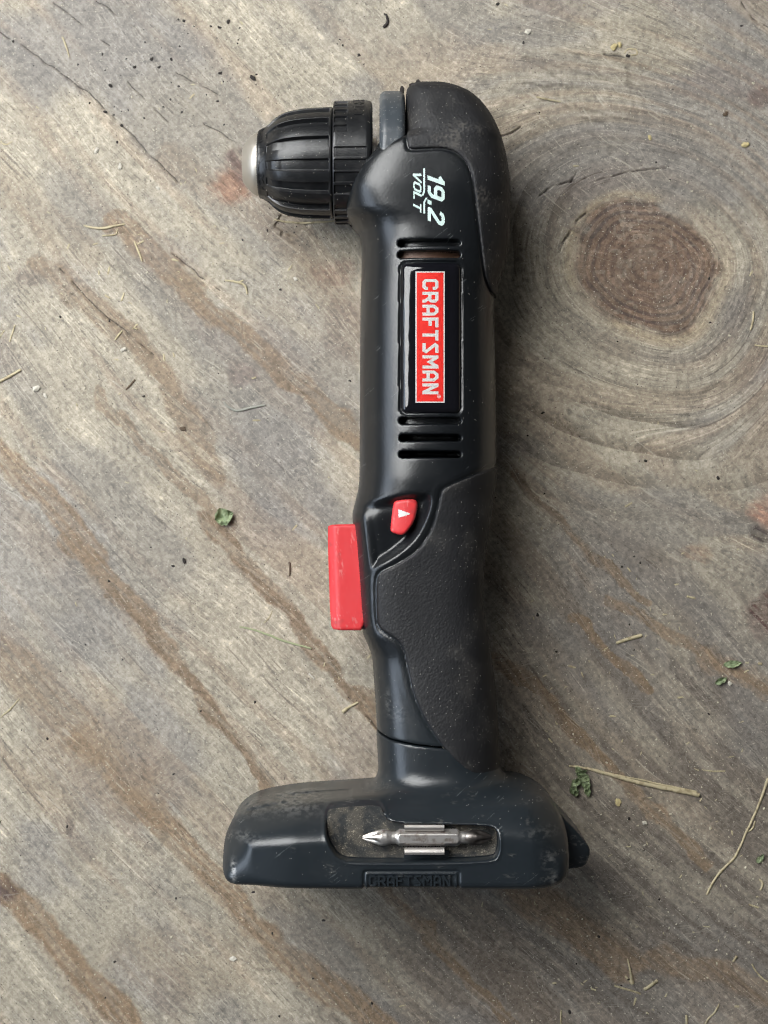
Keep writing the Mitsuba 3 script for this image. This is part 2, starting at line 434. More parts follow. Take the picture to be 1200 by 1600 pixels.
def grain(x, y):
    """(across the grain, along the grain, distance from the knot in knot radii), in mm."""
    wx = (noise(x * .010 + 5, y * .010) - .5) * 16 + (noise(x * .045, y * .045 + 9) - .5) * 2.2
    c = x * .72 + y * .69 + wx
    l = x * .69 - y * .72
    dx, dy = x - KX, y - KY
    u = (dx * .90 - dy * .44) / 31.0
    v = (dx * .44 + dy * .90) / 25.0
    rk = dr.sqrt(u * u + v * v + 1e-6)
    ang = dr.atan2(v, u)
    rk = rk + (noise(dr.cos(ang) * 1.3 + 4, dr.sin(ang) * 1.3 + 4, 2) - .5) * .32 * smoothstep(0, 1, rk)
    w = 1 - smoothstep(1.2, 4.6, rk)
    g = c * (1 - w) + (rk * 27.0 + 30) * w
    ll = l * (1 - w) + ang * 30 * w
    return g, ll, rk, ang

def ripple_zone(x, y):
    """Torn, curly grain above the knot."""
    a, b = P(900, 150)
    q = dr.square((x - a) / 46.0) + dr.square((y - b) / 26.0)
    a2, b2 = P(1150, 655)
    return dr.exp(-q * q) + .8 * dr.exp(-(dr.square((x - a2) / 14) + dr.square((y - b2) / 9)))

def floor_height(x, y):
    g, l, rk, ang = grain(x, y)
    h = .12 * noise(g * .9, l * .05, 1) + .09 * noise(g * 1.9, l * .16, 2) + .06 * noise(g * 3.2, l * .9, 6)
    h = h + .5 * (noise(x * .02, y * .02, 4) - .5) + .12 * noise(x * .45, y * .45, 5) + .12 * noise(x * 1.1, y * 1.1, 5)
    rz = ripple_zone(x, y)
    q = y * .92 + x * .30 + 3.0 * noise(x * .05, y * .12, 8)
    h = h + rz * (.75 * smoothstep(.35, .7, noise(x * .10, q * .46, 7)) + .12 * noise(x * .3, q * 1.1, 9))
    inside = 1 - smoothstep(.86, 1.08, rk)
    h = h + inside * (.10 * noise(rk * 20, l * .05, 3)) - .25 * dr.exp(-dr.square((rk - 1.02) / .06)) * smoothstep(.35, .7, noise(l * .06, 3, 5))
    for line, w in CRACKS:
        w = w * .72
        if w:
            d = seg(x + (noise(x * .25, y * .25, 2) - .5) * 1.1, y + (noise(x * .25, y * .25, 12) - .5) * 1.1, line)
            h = h - .7 * smoothstep(w * 1.8 + .15, w * .5, d) * smoothstep(.15, .4, noise(x * .25, y * .25, 20))
    a, b = P(455, 352)   # a chip torn out of the top veneer
    d = dr.sqrt(dr.square((x - a) / 6.5) + dr.square((y - b) / 4.2)) + (noise(x * .5, y * .5, 31) - .5) * .5
    h = h - .8 * smoothstep(1.05, .9, d)
    return h

def floor_color(p, n, uv):
    x, y = p.x * 1000, p.y * 1000
    g, l, rk, ang = grain(x, y)
    big = fbm(x * .022 + 3, y * .022, 1, 3)
    mid = fbm(g * .16, l * .05, 2, 3)
    m1 = noise(g * .42, l * .028, 3) * .35 + noise(g * 1.3, l * .05, 13) * .35 + noise(g * 2.6, l * .11, 23) * .30
    c = mix((0.332, 0.293, 0.230), (0.398, 0.352, 0.274), smoothstep(.3, .7, mid))
    c = mix(c, (0.235, 0.217, 0.200), smoothstep(.46, .66, big * .75 + mid * .25) * .72)          # bluish grey weathering
    c = mix(c, (0.30, 0.225, 0.160), smoothstep(.52, .75, noise(g * .20, l * .012, 8)) * .40)     # warm early wood
    c = c * (.72 + .56 * m1)
    right = smoothstep(25, 120, x - y * .40 + 15)
    c = mix(c, (0.150, 0.126, 0.104), right * (.50 + .45 * smoothstep(.35, .65, fbm(g * .3, l * .03, 5, 3))) * smoothstep(40, -70, y))
    dk = smoothstep(.50, .66, fbm(g * .045 + 7, l * .018, 9, 3))
    c = mix(c, (0.190, 0.176, 0.162), dk * .52)
    c = c * .93
    # stripes of darker wood
    ex = (fbm(x * .10, y * .10, 1, 5) - .5) * 7.5
    ey = (fbm(x * .10, y * .10, 31, 5) - .5) * 7.5
    mask = .60 + .40 * smoothstep(.25, .55, noise(g * .9, l * .05, 11))
    for line, w, s, o in STRIPES:
        d = seg(x + ex, y + ey, line)
        col = (0.180 + .085 * o, 0.130 + .048 * o, 0.086 + .018 * o)
        c = mix(c, col, smoothstep(w * 1.20, w * .74, d) * dr.minimum(s * 1.12, .96) * mask)
    # knot
    ring = .5 + .5 * dr.sin(rk * 52 + noise(l * .08, rk * 4, 6) * 5)
    kin = 1 - smoothstep(.88, 1.05, rk + (noise(x * .2, y * .2, 3) - .5) * .20 + (noise(x * .07, y * .07, 13) - .5) * .16)
    kc = mix((0.185, 0.122, 0.086), (0.105, 0.072, 0.058), smoothstep(.35, .85, ring) * (.45 + .55 * smoothstep(.45, .8, rk)))
    split = noise(ang * 4.5, rk * 1.1, 61)
    kc = mix(kc, (0.36, 0.30, 0.23), smoothstep(.035, .012, dr.abs(split - .5)) * smoothstep(.45, .65, noise(x * .12, y * .12, 62)) * .3)
    kc = mix(kc, (0.34, 0.29, 0.23), smoothstep(.70, .88, noise(x * .5, y * .5, 63)) * .35)
    kc = mix(kc, (0.23, 0.155, 0.105), smoothstep(.5, .8, fbm(x * .07, y * .07, 8, 3)) * .6)
    kc = kc * (.66 + .42 * fbm(x * .3, y * .3, 41, 4))
    c = mix(c, kc, kin * (.84 + .14 * smoothstep(.35, .6, fbm(x * .09, y * .09, 43, 3))))
    halo = dr.exp(-dr.square((rk - 1.06) / .07))
    c = mix(c, (0.36, 0.29, 0.19), halo * smoothstep(.4, .7, noise(l * .05, 2, 7)) * .5)
    c = mix(c, (0.155, 0.13, 0.118), dr.exp(-dr.square((rk - 1.35) / .16)) * .45 * smoothstep(.35, .7, noise(l * .04, rk * 3, 15)))
    ph = rk * 2.1 + (noise(dr.cos(ang) * 2.2 + 3, dr.sin(ang) * 2.2 + 3, 9) - .5) * .5 + (noise(x * .05, y * .05, 9) - .5) * .35
    saw = ph - dr.floor(ph)
    arcs = smoothstep(.45, .93, saw) * smoothstep(1.0, .965, saw)
    c = mix(c, c * mi.Color3f(.50, .47, .45), arcs * smoothstep(1.15, 1.4, rk) * smoothstep(5.0, 2.6, rk) * (.25 + .75 * smoothstep(.3, .55, noise(x * .035, y * .035, 77))) * smoothstep(15, 45, x) * (1 - .55 * smoothstep(KY + 20, KY + 45, y)) * .85)
    ph = rk * 7.3 + (noise(dr.cos(ang) * 3 + 3, dr.sin(ang) * 3 + 3, 19) - .5) * 1.2
    saw = ph - dr.floor(ph)
    c = mix(c, c * .72, smoothstep(.5, .95, saw) * smoothstep(1.0, .95, saw) * smoothstep(1.1, 1.25, rk) * smoothstep(4.0, 2.0, rk) * .6 * smoothstep(.35, .6, noise(x * .06, y * .06, 78)))
    # stains
    for (a, b), rx, ry, col, s in PATCHES:
        d = dr.sqrt(dr.square((x + ex - a) / rx) + dr.square((y + ey - b) / ry))
        c = mix(c, col, smoothstep(1.15, .55, d) * s * (.55 + .45 * smoothstep(.3, .6, noise(g * 1.0, l * .12, 33))))
    # cracks
    for line, w in CRACKS:
        w = w * .72
        if w:
            d = seg(x + (noise(x * .25, y * .25, 2) - .5) * 1.1, y + (noise(x * .25, y * .25, 12) - .5) * 1.1, line)
            c = mix(c, (0.035, 0.028, 0.024), smoothstep(w * 1.5 + .12, w * .3, d) * .75 * smoothstep(.2, .5, noise(x * .25, y * .25, 20)))
    # fibres, pores, scratches, dust
    c = c * (.62 + .76 * fbm(x * .75, y * .75, 6, 3)) * (.86 + .28 * noise(x * 2.2, y * 2.2, 7))
    fl = smoothstep(.66, .86, noise(g * 1.9, l * .42, 4)) * smoothstep(.3, .6, noise(x * .06 + 30, y * .06, 2))
    c = mix(c, c * 1.45 + .01, fl * .60)
    fl = smoothstep(.70, .88, noise(g * 2.1, l * .40, 14)) * smoothstep(.3, .6, noise(x * .06, y * .06 + 30, 2))
    c = mix(c, c * .50, fl * .50)
    ln = smoothstep(.87, .94, noise(g * 2.4, l * .030, 24)) * smoothstep(.40, .6, noise(g * .15, l * .05, 26))
    c = mix(c, c * 1.6 + .02, ln * .55)
    pore = smoothstep(.84, .93, noise(g * 2.2, l * .07, 21)) * smoothstep(.45, .65, noise(x * .05, y * .05, 22))
    c = mix(c, (0.08, 0.063, 0.05), pore * .5)
    for k, (ca, sa) in enumerate(((.85, .53), (.99, .1), (.45, -.89), (.72, -.69))):
        a, b = x * ca + y * sa, -x * sa + y * ca
        b = b + (noise(a * .05, b * .05, 50 + k) - .5) * 6
        s = smoothstep(.84, .93, noise(a * .10, b * 2.6, 40 + k)) * smoothstep(.50, .68, noise(x * .05 + 7 * k, y * .05, 44))
        c = mix(c, (0.47, 0.43, 0.36), s * (.40 if k == 3 else .20) * (1 - .75 * kin))
    d1, d2, w = voronoi(x * .36, y * .36)
    c = mix(c, (0.52, 0.48, 0.39), smoothstep(.10, .05, d1) * dr.select(w > .72, .8, 0.0))
    c = mix(c, (0.06, 0.05, 0.042), smoothstep(.10, .05, d1) * dr.select(w < .14, .8, 0.0))
    d1, d2, w = voronoi(x * .95 + 50, y * .95)
    c = mix(c, (0.50, 0.46, 0.38), smoothstep(.16, .07, d1) * dr.select(w > .80, .6, 0.0))
    c = mix(c, (0.09, 0.075, 0.06), smoothstep(.16, .07, d1) * dr.select(w < .12, .6, 0.0))
    return c

scene['mat_plywood'] = two(principled(proc(floor_color), 0.68, specular=0.35))

def axis(lo, hi, step, far):
    a = np.arange(lo, hi + step, step)
    out = np.geomspace(step * 4, far, 40)
    return np.concatenate([(lo - out)[::-1], a, hi + out])

fx, fy = axis(-168, 168, .42, 1400), axis(-218, 218, .42, 1400)
FX, FY = np.meshgrid(fx, fy, indexing='ij')
FH = np.array(floor_height(mi.Float(FX.ravel().astype(np.float32)), mi.Float(FY.ravel().astype(np.float32)))).reshape(FX.shape) - .25
i, j = np.meshgrid(np.arange(len(fx) - 1), np.arange(len(fy) - 1), indexing='ij')
k = i * len(fy) + j
fq = np.stack([k, k + len(fy), k + len(fy) + 1, k + 1], -1).reshape(-1, 4)
add('plywood_floor', (np.stack([FX, FY, FH], -1).reshape(-1, 3), np.vstack([fq[:, [0, 1, 2]], fq[:, [0, 2, 3]]])), 'plywood')
labels['plywood_floor'] = {'label': 'weathered grey plywood floor with brown grain streaks and a large dark knot', 'category': 'floor', 'kind': 'structure'}

def floor_z(X, Y):
    out = map_coordinates(FH, [np.interp(np.atleast_1d(X), fx, np.arange(len(fx))), np.interp(np.atleast_1d(Y), fy, np.arange(len(fy)))], order=1)
    return out if np.ndim(X) else float(out[0])

# ------------------------------------------------------------------ the drill
D = 'right_angle_drill'
labels[D] = {'label': 'dark plastic right angle cordless drill with red trigger lying on the plywood', 'category': 'drill'}

def curve(pairs):
    a = np.array(pairs, float)
    return PchipInterpolator(a[:, 0], a[:, 1])

XL = curve([(120, 634), (137, 632), (225, 630), (232, 620), (240, 590), (248, 573), (262, 557), (280, 546), (300, 540), (315, 537), (328, 536), (338, 537), (347, 543), (358, 555), (372, 563), (400, 565), (500, 563), (700, 562), (755, 561), (785, 555),
            (805, 551), (850, 555), (900, 559), (960, 563), (988, 567), (1003, 573), (1025, 581), (1060, 584), (1100, 587), (1150, 589), (1215, 592), (1260, 592)])
XR = curve([(120, 672), (137, 690), (147, 714), (168, 744), (195, 764), (230, 779), (260, 787), (300, 792), (345, 793), (385, 791), (425, 783), (455, 774), (500, 772), (600, 774), (700, 775), (740, 774), (800, 766), (850, 758), (900, 753), (930, 752), (960, 755), (1000, 762),
            (1050, 769), (1100, 774), (1150, 777), (1215, 779), (1260, 779)])
RZ = curve([(120, 11), (137, 15), (150, 19), (180, 23), (235, 27.2), (300, 27.6), (365, 26.6), (455, 26), (700, 26), (745, 26.4), (790, 25), (840, 22.5), (900, 20.5), (1000, 19), (1100, 19.3), (1215, 20), (1260, 20)])
NE = curve([(120, 3.2), (230, 3.6), (290, 3.6), (340, 2.8), (400, 2.35), (700, 2.3), (770, 2.4), (815, 3.1), (900, 3.3), (985, 3.1), (1040, 2.5), (1260, 2.4)])

SEAM = PP([(540, 1120, 40), (588, 1143, 45), (610, 1155, 50), (650, 1164, 55), (690, 1168, 55), (740, 1170, 50), (840, 1172, 45)])
GRIP = smooth_closed(PP([(840, 700, 50), (762, 732, 55), (702, 757, 60), (689, 765, 60), (684, 790, 60), (674, 828, 60), (652, 860, 57), (622, 879, 55), (594, 892, 52), (587, 905, 52), (588, 972, 52), (594, 985, 52), (622, 1002, 53), (631, 1018, 54),
                            (636, 1045, 55), (645, 1085, 55), (660, 1120, 55), (685, 1160, 55), (715, 1194, 55), (740, 1211, 53), (765, 1214, 50), (782, 1209, 45), (850, 1205, 45)]), 2)
COVER = smooth_closed(PP([(634, 90, 40), (634, 200, 55), (636, 230, 56), (642, 234, 56), (690, 232, 55), (711, 238, 55), (728, 254, 55), (736, 272, 55), (741, 300, 55), (748, 360, 53), (757, 430, 51), (768, 457, 45), (778, 462, 40), (860, 470, 40), (860, 90, 40)]), 2)
POCKET = smooth_closed(PP([(562, 783, 52), (605, 776, 56), (645, 768, 58), (672, 768, 58), (678, 782, 58), (672, 806, 58), (655, 840, 57), (628, 866, 56), (584, 892, 52), (578, 888, 52), (566, 812, 50)]), 2)
AX_Y, AX_Z = P(0, 254.5, 28)[1], 28.2        # axis of the chuck

def loft(G, grow=0.0):
    """Approximate distance to the body swept along its length."""
    # the measured row of each Y, taken on the middle plane
    py = 800 - G.y / (MM * (CAM - 33) / CAM)
    for _ in range(3):
        py = 800 - G.y / (MM * (CAM - zc(py)) / CAM)
    py = np.clip(py, 120, 1260)
    f = MM * (CAM - zc(py)) / CAM
    l, r = (XL(py) - 600) * f, (XR(py) - 600) * f
    cx, rx, rz, n = (l + r) / 2, (r - l) / 2 + grow, RZ(py) + grow, NE(py)
    b = lambda a: a[None, :, None]  # noqa: E731
    u, w = np.abs(G.X - b(cx)) / b(rx), np.abs(G.Z - b(zc(py))) / b(rz)
    kk = (u ** b(n) + w ** b(n)) ** (1 / b(n))
    # first order distance
    gx = (u / np.maximum(kk, 1e-6)) ** b(n - 1) / b(rx)
    gz = (w / np.maximum(kk, 1e-6)) ** b(n - 1) / b(rz)
    return (kk - 1) / np.sqrt(gx * gx + gz * gz + 1e-12)

def vslot(G, px0, px1, py, z=60, rad=1.25):
    a, b = P(px0, py, z), P(px1, py, z)
    dx = np.maximum(np.maximum(a[0] + rad - G.X2, G.X2 - (b[0] - rad)), 0)
    return np.sqrt(dx ** 2 + (G.Y2 - a[1]) ** 2) - rad

h = 0.55
G = Grid(-24, 56, -98, 164, -1, 60, h)
body = loft(G).astype(np.float32)
topY = P(0, 138, 33)[1]
body = rmax(body, np.broadcast_to(G.Y - topY, body.shape), 5.0)
dg, dc, dp = (poly_sdf(o, G.X2, G.Y2)[:, :, None] for o in (GRIP, COVER, POCKET))
dseam = np.interp(G.x, SEAM[:, 0], SEAM[:, 1])[:, None] - G.Y2      # positive below the seam
upper = (G.Z > zc(700) - 2) * 1.0
# a hollow for the chuck under the cheek
rr = np.sqrt((G.Y - AX_Y) ** 2 + (G.Z - AX_Z) ** 2)
hollow = np.maximum(rr - 23.6, G.X - P(590, 250, 40)[0])
housing = np.maximum(body, -hollow)
# scoop around the direction button
housing = housing + upper * 3.9 * sstep(0.2, -4.0, dp) * (.30 + .70 * sstep(P(570, 0, 55)[0], P(618, 0, 55)[0], G.X))
# lip between the scoop and the grip, grooves round the rubber
housing = housing + .45 * np.exp(-(dg / .40) ** 2) + .55 * np.exp(-(dc / .45) ** 2)
housing = housing - .12 * np.exp(-((dg - 1.9) / 1.0) ** 2) * sstep(0, 2.5, dg)
# ventilation slots and the bed of the name plate
SLOTS = [(622, 721, 375.5), (622, 721, 393.5), (624, 722, 656.5), (624, 722, 683.5), (624, 722, 709.5)]
for s in SLOTS:
    ds = vslot(G, *s)[:, :, None]
    housing = np.where(G.Z > 40, -smin(-housing, np.maximum(ds, -(housing + 5.5)), .5), housing)
def rrect(G, x0, y0, x1, y1, z, r):
    a, b = P(x0, y1, z), P(x1, y0, z)
    qx = np.abs(G.X2 - (a[0] + b[0]) / 2) - (b[0] - a[0]) / 2 + r
    qy = np.abs(G.Y2 - (a[1] + b[1]) / 2) - (b[1] - a[1]) / 2 + r
    return np.sqrt(np.maximum(qx, 0) ** 2 + np.maximum(qy, 0) ** 2) + np.minimum(np.maximum(qx, qy), 0) - r
dn = rrect(G, 625, 407, 722, 648, 58, 2.6)[:, :, None]
housing = housing + (G.Z > 40) * .8 * sstep(.55, -.15, dn)
housing_top = G.top(body)
housing = rmax(housing, dseam[:, :, None] + .25, .6)
add(D + '__housing', G.mesh(housing), 'plastic')
add(D + '__rubber_grip', G.mesh(rmax(np.maximum(body - .45, -(body + 3.5)), np.broadcast_to(dg + .35, body.shape), .8)), 'rubber')
add(D + '__head_cover', G.mesh(rmax(np.maximum(body - .75, -(body + 3.5)), np.broadcast_to(dc + .25, body.shape), .9)), 'rubber')
labels[D + '__head_cover'] = {'label': 'dusty black rubber bumper over the angled head'}
labels[D + '__rubber_grip'] = {'label': 'pebbled black rubber grip inlay on the handle'}

# dust caught in the groove round the grip
def groove_dust(key, outline, seed):
    r = np.random.default_rng(seed)
    p = np.asarray(outline)
    t = np.concatenate([[0], np.cumsum(np.linalg.norm(np.diff(p, axis=0), axis=1))])
    bits, a = [], 0.0
    while a < t[-1]:
        L = r.uniform(.8, 6.0)
        q = np.linspace(a, min(a + L, t[-1]), 6)
        x, y = np.interp(q, t, p[:, 0]), np.interp(q, t, p[:, 1])
        if x.max() < 40 and y.max() < P(0, 735, 50)[1]:
            bits.append(LineString(np.column_stack([x, y])).buffer(r.uniform(.03, .10), quad_segs=2))
        a += L + r.uniform(.2, 2.5)
    m = extrude(unary_union(bits))
    v, f = trimesh.remesh.subdivide_to_size(m.vertices, m.faces, 1.0)
    z = housing_top(v[:, 0], v[:, 1])
    v = np.column_stack([v[:, :2], z - .75 + .35 * v[:, 2]])
    add(key, (v, f), 'groove_dust', smooth=False)
groove_dust(D + '__groove_dust', GRIP, 4)
labels[D + '__groove_dust'] = {'label': 'pale dust caught in the groove around the grip', 'kind': 'stuff'}

# gear case: a short barrel round the chuck axis
GC = Grid(P(585, 0, 28)[0] - 2, P(650, 0, 28)[0] + 4, AX_Y - 28, AX_Y + 29, 1, 56, .5)
gx0, gx1 = P(593, 0, 35)[0], P(634, 0, 40)[0] - .3
rr = np.sqrt((GC.Y - AX_Y) ** 2 + (GC.Z - AX_Z) ** 2 + 0 * GC.X)
gear = rmax(rr - 25.9, np.maximum(gx0 - GC.X, GC.X - gx1) + 0 * rr, 2.4)
gear = np.maximum(gear, -(np.sqrt((rr - 15.0) ** 2 + (GC.X - gx0) ** 2) - 2.0))
add(D + '__gear_case', GC.mesh(gear), 'gear_plastic')

# copper winding glimpsed through a slot and dark motor behind the slots
m = trimesh.creation.cylinder(radius=1.0, height=1.0, sections=40)
def barrel(x0, x1, py, dy, rad, key, mat):
    c = P((x0 + x1) / 2, py, 50)
    m = trimesh.creation.cylinder(radius=rad, height=dy, sections=48)
    m.apply_transform(trimesh.transformations.rotation_matrix(math.pi / 2, [1, 0, 0]))
    m.apply_translation([c[0], c[1], zc(py)])
    add(key, m, mat, smooth=40)
barrel(648, 692, 397, 3.2, 22.4, D + '__motor_winding', 'copper')

# trigger
GT = Grid(-24, -2, -52, 4, 20, 48, .4)
TRI = smooth_closed(PP([(511, 823, 44), (517, 820, 44), (566, 819, 44), (569, 880, 44), (575, 985, 44), (522, 985, 44), (516, 978, 44)]), 1)
dt = poly_sdf(TRI, GT.X2, GT.Y2)[:, :, None]
left = np.interp(GT.y, [P(0, 985, 44)[1], P(0, 820, 44)[1]], [P(517, 0, 44)[0], P(510, 0, 44)[0]])[None, :, None]
zt = zc(900)
cham = ((GT.X - left) * -.62 + (np.abs(GT.Z - zt) - 10.5) * .78 + .62 * 2.4)
tr = rmax(np.broadcast_to(dt, (len(GT.x), len(GT.y), len(GT.z))), np.abs(GT.Z - zt) - 11 + 0 * dt, 1.0)
tr = rmax(tr, cham + 0 * tr, .5)
add(D + '__trigger', GT.mesh(tr), 'red_plastic')
labels[D + '__trigger'] = {'label': 'scuffed red trigger on the left edge of the handle'}

# direction button
BT = smooth_closed(PP([(617, 782, 58), (648, 779, 58), (654, 787, 58), (648, 815, 58), (631, 838, 58), (611, 832, 58), (610, 825, 58), (614, 790, 58)]), 2)
z0 = float(housing_top(*P(632, 808, 58))[0]) - 3.4
GB = Grid(0, 16, -12, 8, z0 - 3, z0 + 6, .3)
db = poly_sdf(BT, GB.X2, GB.Y2)[:, :, None]
bt = rmax(np.broadcast_to(db, (len(GB.x), len(GB.y), len(GB.z))), np.maximum(GB.Z - z0 - 3.2 + .10 * (GB.X - 8) ** 2 * .3, z0 - 2 - GB.Z) + 0 * db, 1.1)
button_top = GB.top(bt)
add(D + '__direction_button', GB.mesh(bt), 'red_plastic')
add(D + '__direction_button__arrow_mark', drape(extrude(Polygon([(622.5, 795.5), (622.5, 809), (642.5, 803)]).buffer(-.8).buffer(.8)), button_top, .12), 'white_print', smooth=False)
labels[D + '__direction_button'] = {'label': 'small red direction button with a white arrow'}

# name plate: a domed black badge with a red label
def plate_mesh():
    a = Grid(2, 32, 34, 100, 40, 62, .4)
    d = rrect(a, 626.5, 409, 720.5, 645.5, 58, 2.2)
    X, Y = np.broadcast_arrays(a.X2, a.Y2)
    base = housing_top(X, Y)
    mid = float(housing_top(*P(673, 527, 62))[0])
    top = base * .70 + mid * .30 - .75 + 1.4 * np.clip(1 - np.exp(d / .75), 0, 1) + .05 * meshkit.noise(np.stack([X * .25, Y * .25, X * 0], -1))
    f = np.maximum(a.Z - top[:, :, None], np.maximum(d[:, :, None], (base - 1.5)[:, :, None] - a.Z))
    return a, f
ga, fp = plate_mesh()
plate_top = ga.top(fp)
add(D + '__name_plate', ga.mesh(fp), 'gloss_black')
labels[D + '__name_plate'] = {'label': 'glossy black domed name plate with a red label'}
def rect(x0, y0, x1, y1):
    return Polygon([(x0, y0), (x1, y0), (x1, y1), (x0, y1)])
add(D + '__name_plate__label_border', drape(extrude(rect(649, 424, 695, 629.5)), plate_top, .09), 'gloss_white', smooth=False)
add(D + '__name_plate__red_label', drape(extrude(rect(651, 426, 693, 627.5)), plate_top, .15), 'gloss_red', smooth=False)
poly, w = block_letters('CRAFTSMAN')
def place_text(poly_or_mesh, fn):
    m = extrude(poly_or_mesh) if not isinstance(poly_or_mesh, trimesh.Trimesh) else poly_or_mesh
    return map_xy(m, fn)
def vertical(x0, x1, y0, y1, w, hgt, slant=0.0):
    """Reading down the drill, tops to the right; the x axis mirrored so that the winding stays."""
    return lambda u, v: (x0 + v / hgt * (x1 - x0), y0 + (u + slant * v) / w * (y1 - y0))
add(D + '__name_plate__lettering', drape(place_text(poly, vertical(660, 685, 436, 616, w, 7.56)), plate_top, .22), 'gloss_white', smooth=False)
ring = LineString([(686 + 2.4 * math.cos(t), 619.5 + 2.4 * math.sin(t)) for t in np.linspace(0, 6.2832, 20)]).buffer(.38)
tm = meshkit.text_mesh('R', 1.0, 1.0, bold=True)
add(D + '__name_plate__registered_mark', drape(trimesh.util.concatenate([extrude(ring), map_xy(tm, lambda u, v: (684.7 + v * 2.7, 618.5 + u * 2.7))]), plate_top, .22), 'gloss_white', smooth=False)

# voltage print
def text(s, hgt=1.0, bold=True):
    m = meshkit.text_mesh(s, hgt, 1.0, bold=bold)
    return m, m.bounds[1][0]
def strokes(glyphs, width, gap):
    x, out = 0.0, []
    for w, ls in glyphs:
        for l in ls:
            out.append(LineString([(x + a, b + .78) for a, b in l]).buffer(width / 2, cap_style=2, join_style=1))
        x += w + gap
    return unary_union(out), x - gap
ONE = (2.6, [[(.6, 4.4), (2.2, 6.0), (2.2, -.78)], [(2.2, 5.2), (2.2, 6.75)]])
NINE = (3.8, [[(3.6, 3.6), (2.8, 2.7), (.9, 2.7), (.1, 3.5), (.1, 5.2), (.9, 6), (2.8, 6), (3.6, 5.2), (3.6, 1.1), (2.7, 0), (.5, 0)]])
DOT = (1.0, [[(.5, -.78), (.5, .9)]])
TWO = (3.8, [[(.1, 4.6), (.5, 5.6), (1.1, 6), (2.7, 6), (3.5, 5.2), (3.5, 4.2), (.1, .5), (.1, 0), (4.1, 0)]])
VEE = (4.0, [[(0, 6.7), (2.0, -.5), (4.0, 6.7)]])
OH = (3.8, [[(.9, 0), (.1, .9), (.1, 5.1), (.9, 6), (2.9, 6), (3.7, 5.1), (3.7, .9), (2.9, 0), (.6, 0)]])
ELL = (3.4, [[(.1, 6.7), (.1, 0), (3.6, 0)]])
TEE = (4.0, [[(-.2, 6), (4.2, 6)], [(2, 6), (2, -.78)]])
p1, w1 = strokes((ONE, NINE, DOT, TWO), 1.4, 1.7)
p2, w2 = strokes((VEE, OH, ELL, TEE), 1.25, 1.5)
marks = [place_text(p1, vertical(668, 695, 267, 343, w1, 7.5, .28)), place_text(p2, vertical(645.5, 658.5, 267, 326, w2, 7.5, .28)),
         extrude(rect(661.2, 263, 664.2, 299)), extrude(rect(661.2, 316, 664.2, 334)), extrude(Polygon([(664.2, 299), (661.2, 299), (658.5, 306), (661.5, 306)])), extrude(Polygon([(668, 309), (664.2, 316), (661.2, 316), (665, 309)]))]
add(D + '__voltage_mark', drape(trimesh.util.concatenate(marks), housing_top, .14), 'print_mint', smooth=False)
labels[D + '__voltage_mark'] = {'label': 'pale printed voltage mark near the head'}

# ------------------------------------------------------------------ foot with the battery rail
GF = Grid(-62, 72, -141, -78, -1, 78, .5)
FOOT = smooth_closed(PP([(352, 1352, 55), (352, 1318, 50), (358, 1290, 45), (374, 1262, 40), (400, 1245, 35), (432, 1236, 30), (480, 1230, 30), (530, 1227, 30), (600, 1222, 30), (700, 1215, 30), (780, 1211, 30), (815, 1214, 30), (845, 1229, 32),
                         (865, 1252, 36), (877, 1280, 42), (881, 1310, 48), (882, 1352, 55), (879, 1374, 64), (864, 1387, 72), (840, 1389.5, 73), (560, 1389.5, 73), (450, 1388, 73), (392, 1386, 73), (366, 1381, 66), (354, 1370, 60)]), 3)
df = gaussian_filter(poly_sdf(FOOT, GF.X2, GF.Y2), 4, mode='nearest')[:, :, None] - .2
yb = P(0, 1389, 73)[1]
sx = np.maximum(sstep(P(440, 0, 60)[0], P(365, 0, 60)[0], GF.X), .35 * sstep(P(850, 0, 60)[0], P(882, 0, 60)[0], GF.X))
rad = 3.0 + 17.5 * np.maximum(sstep(yb + 3, yb + 26, GF.Y), .75 * sx * sstep(yb - 1, yb + 14, GF.Y))
zf = 37.6
slab = np.abs(GF.Z - zf) - 37.2 + .0 * df
# the long camera-facing side falls away a little towards the two ends
endx = sstep(P(470, 0, 60)[0], P(350, 0, 60)[0], GF.X) * 5 + sstep(P(820, 0, 60)[0], P(890, 0, 60)[0], GF.X) * 4
block = rmax(np.broadcast_to(df, (len(GF.x), len(GF.y), len(GF.z))), slab + endx, rad)
handle = loft(GF, .15)
handle = rmax(handle, P(0, 1350, 60)[1] - GF.Y + 0 * handle, 3)
foot = smin(block, handle, 7.5)
# raised latch rail on the upper left shoulder
TAB = PP([(330, 1292, 62), (372, 1276, 62), (430, 1262, 62), (500, 1249, 58), (541, 1241, 55), (533, 1230, 40), (528, 1222, 34), (526, 1190, 34), (330, 1190, 34)])
dtab = poly_sdf(TAB, GF.X2, GF.Y2)[:, :, None]
tab = rmax(rmax(block - 1.7 * sstep(P(440, 0, 40)[0], P(520, 0, 40)[0], GF.X) * sstep(-1.5, -6, dtab) - .15, np.broadcast_to(dtab, foot.shape), .7), np.abs(GF.Z - zf) - 25 + 0 * foot, 1.0)
foot = np.minimum(foot, tab)
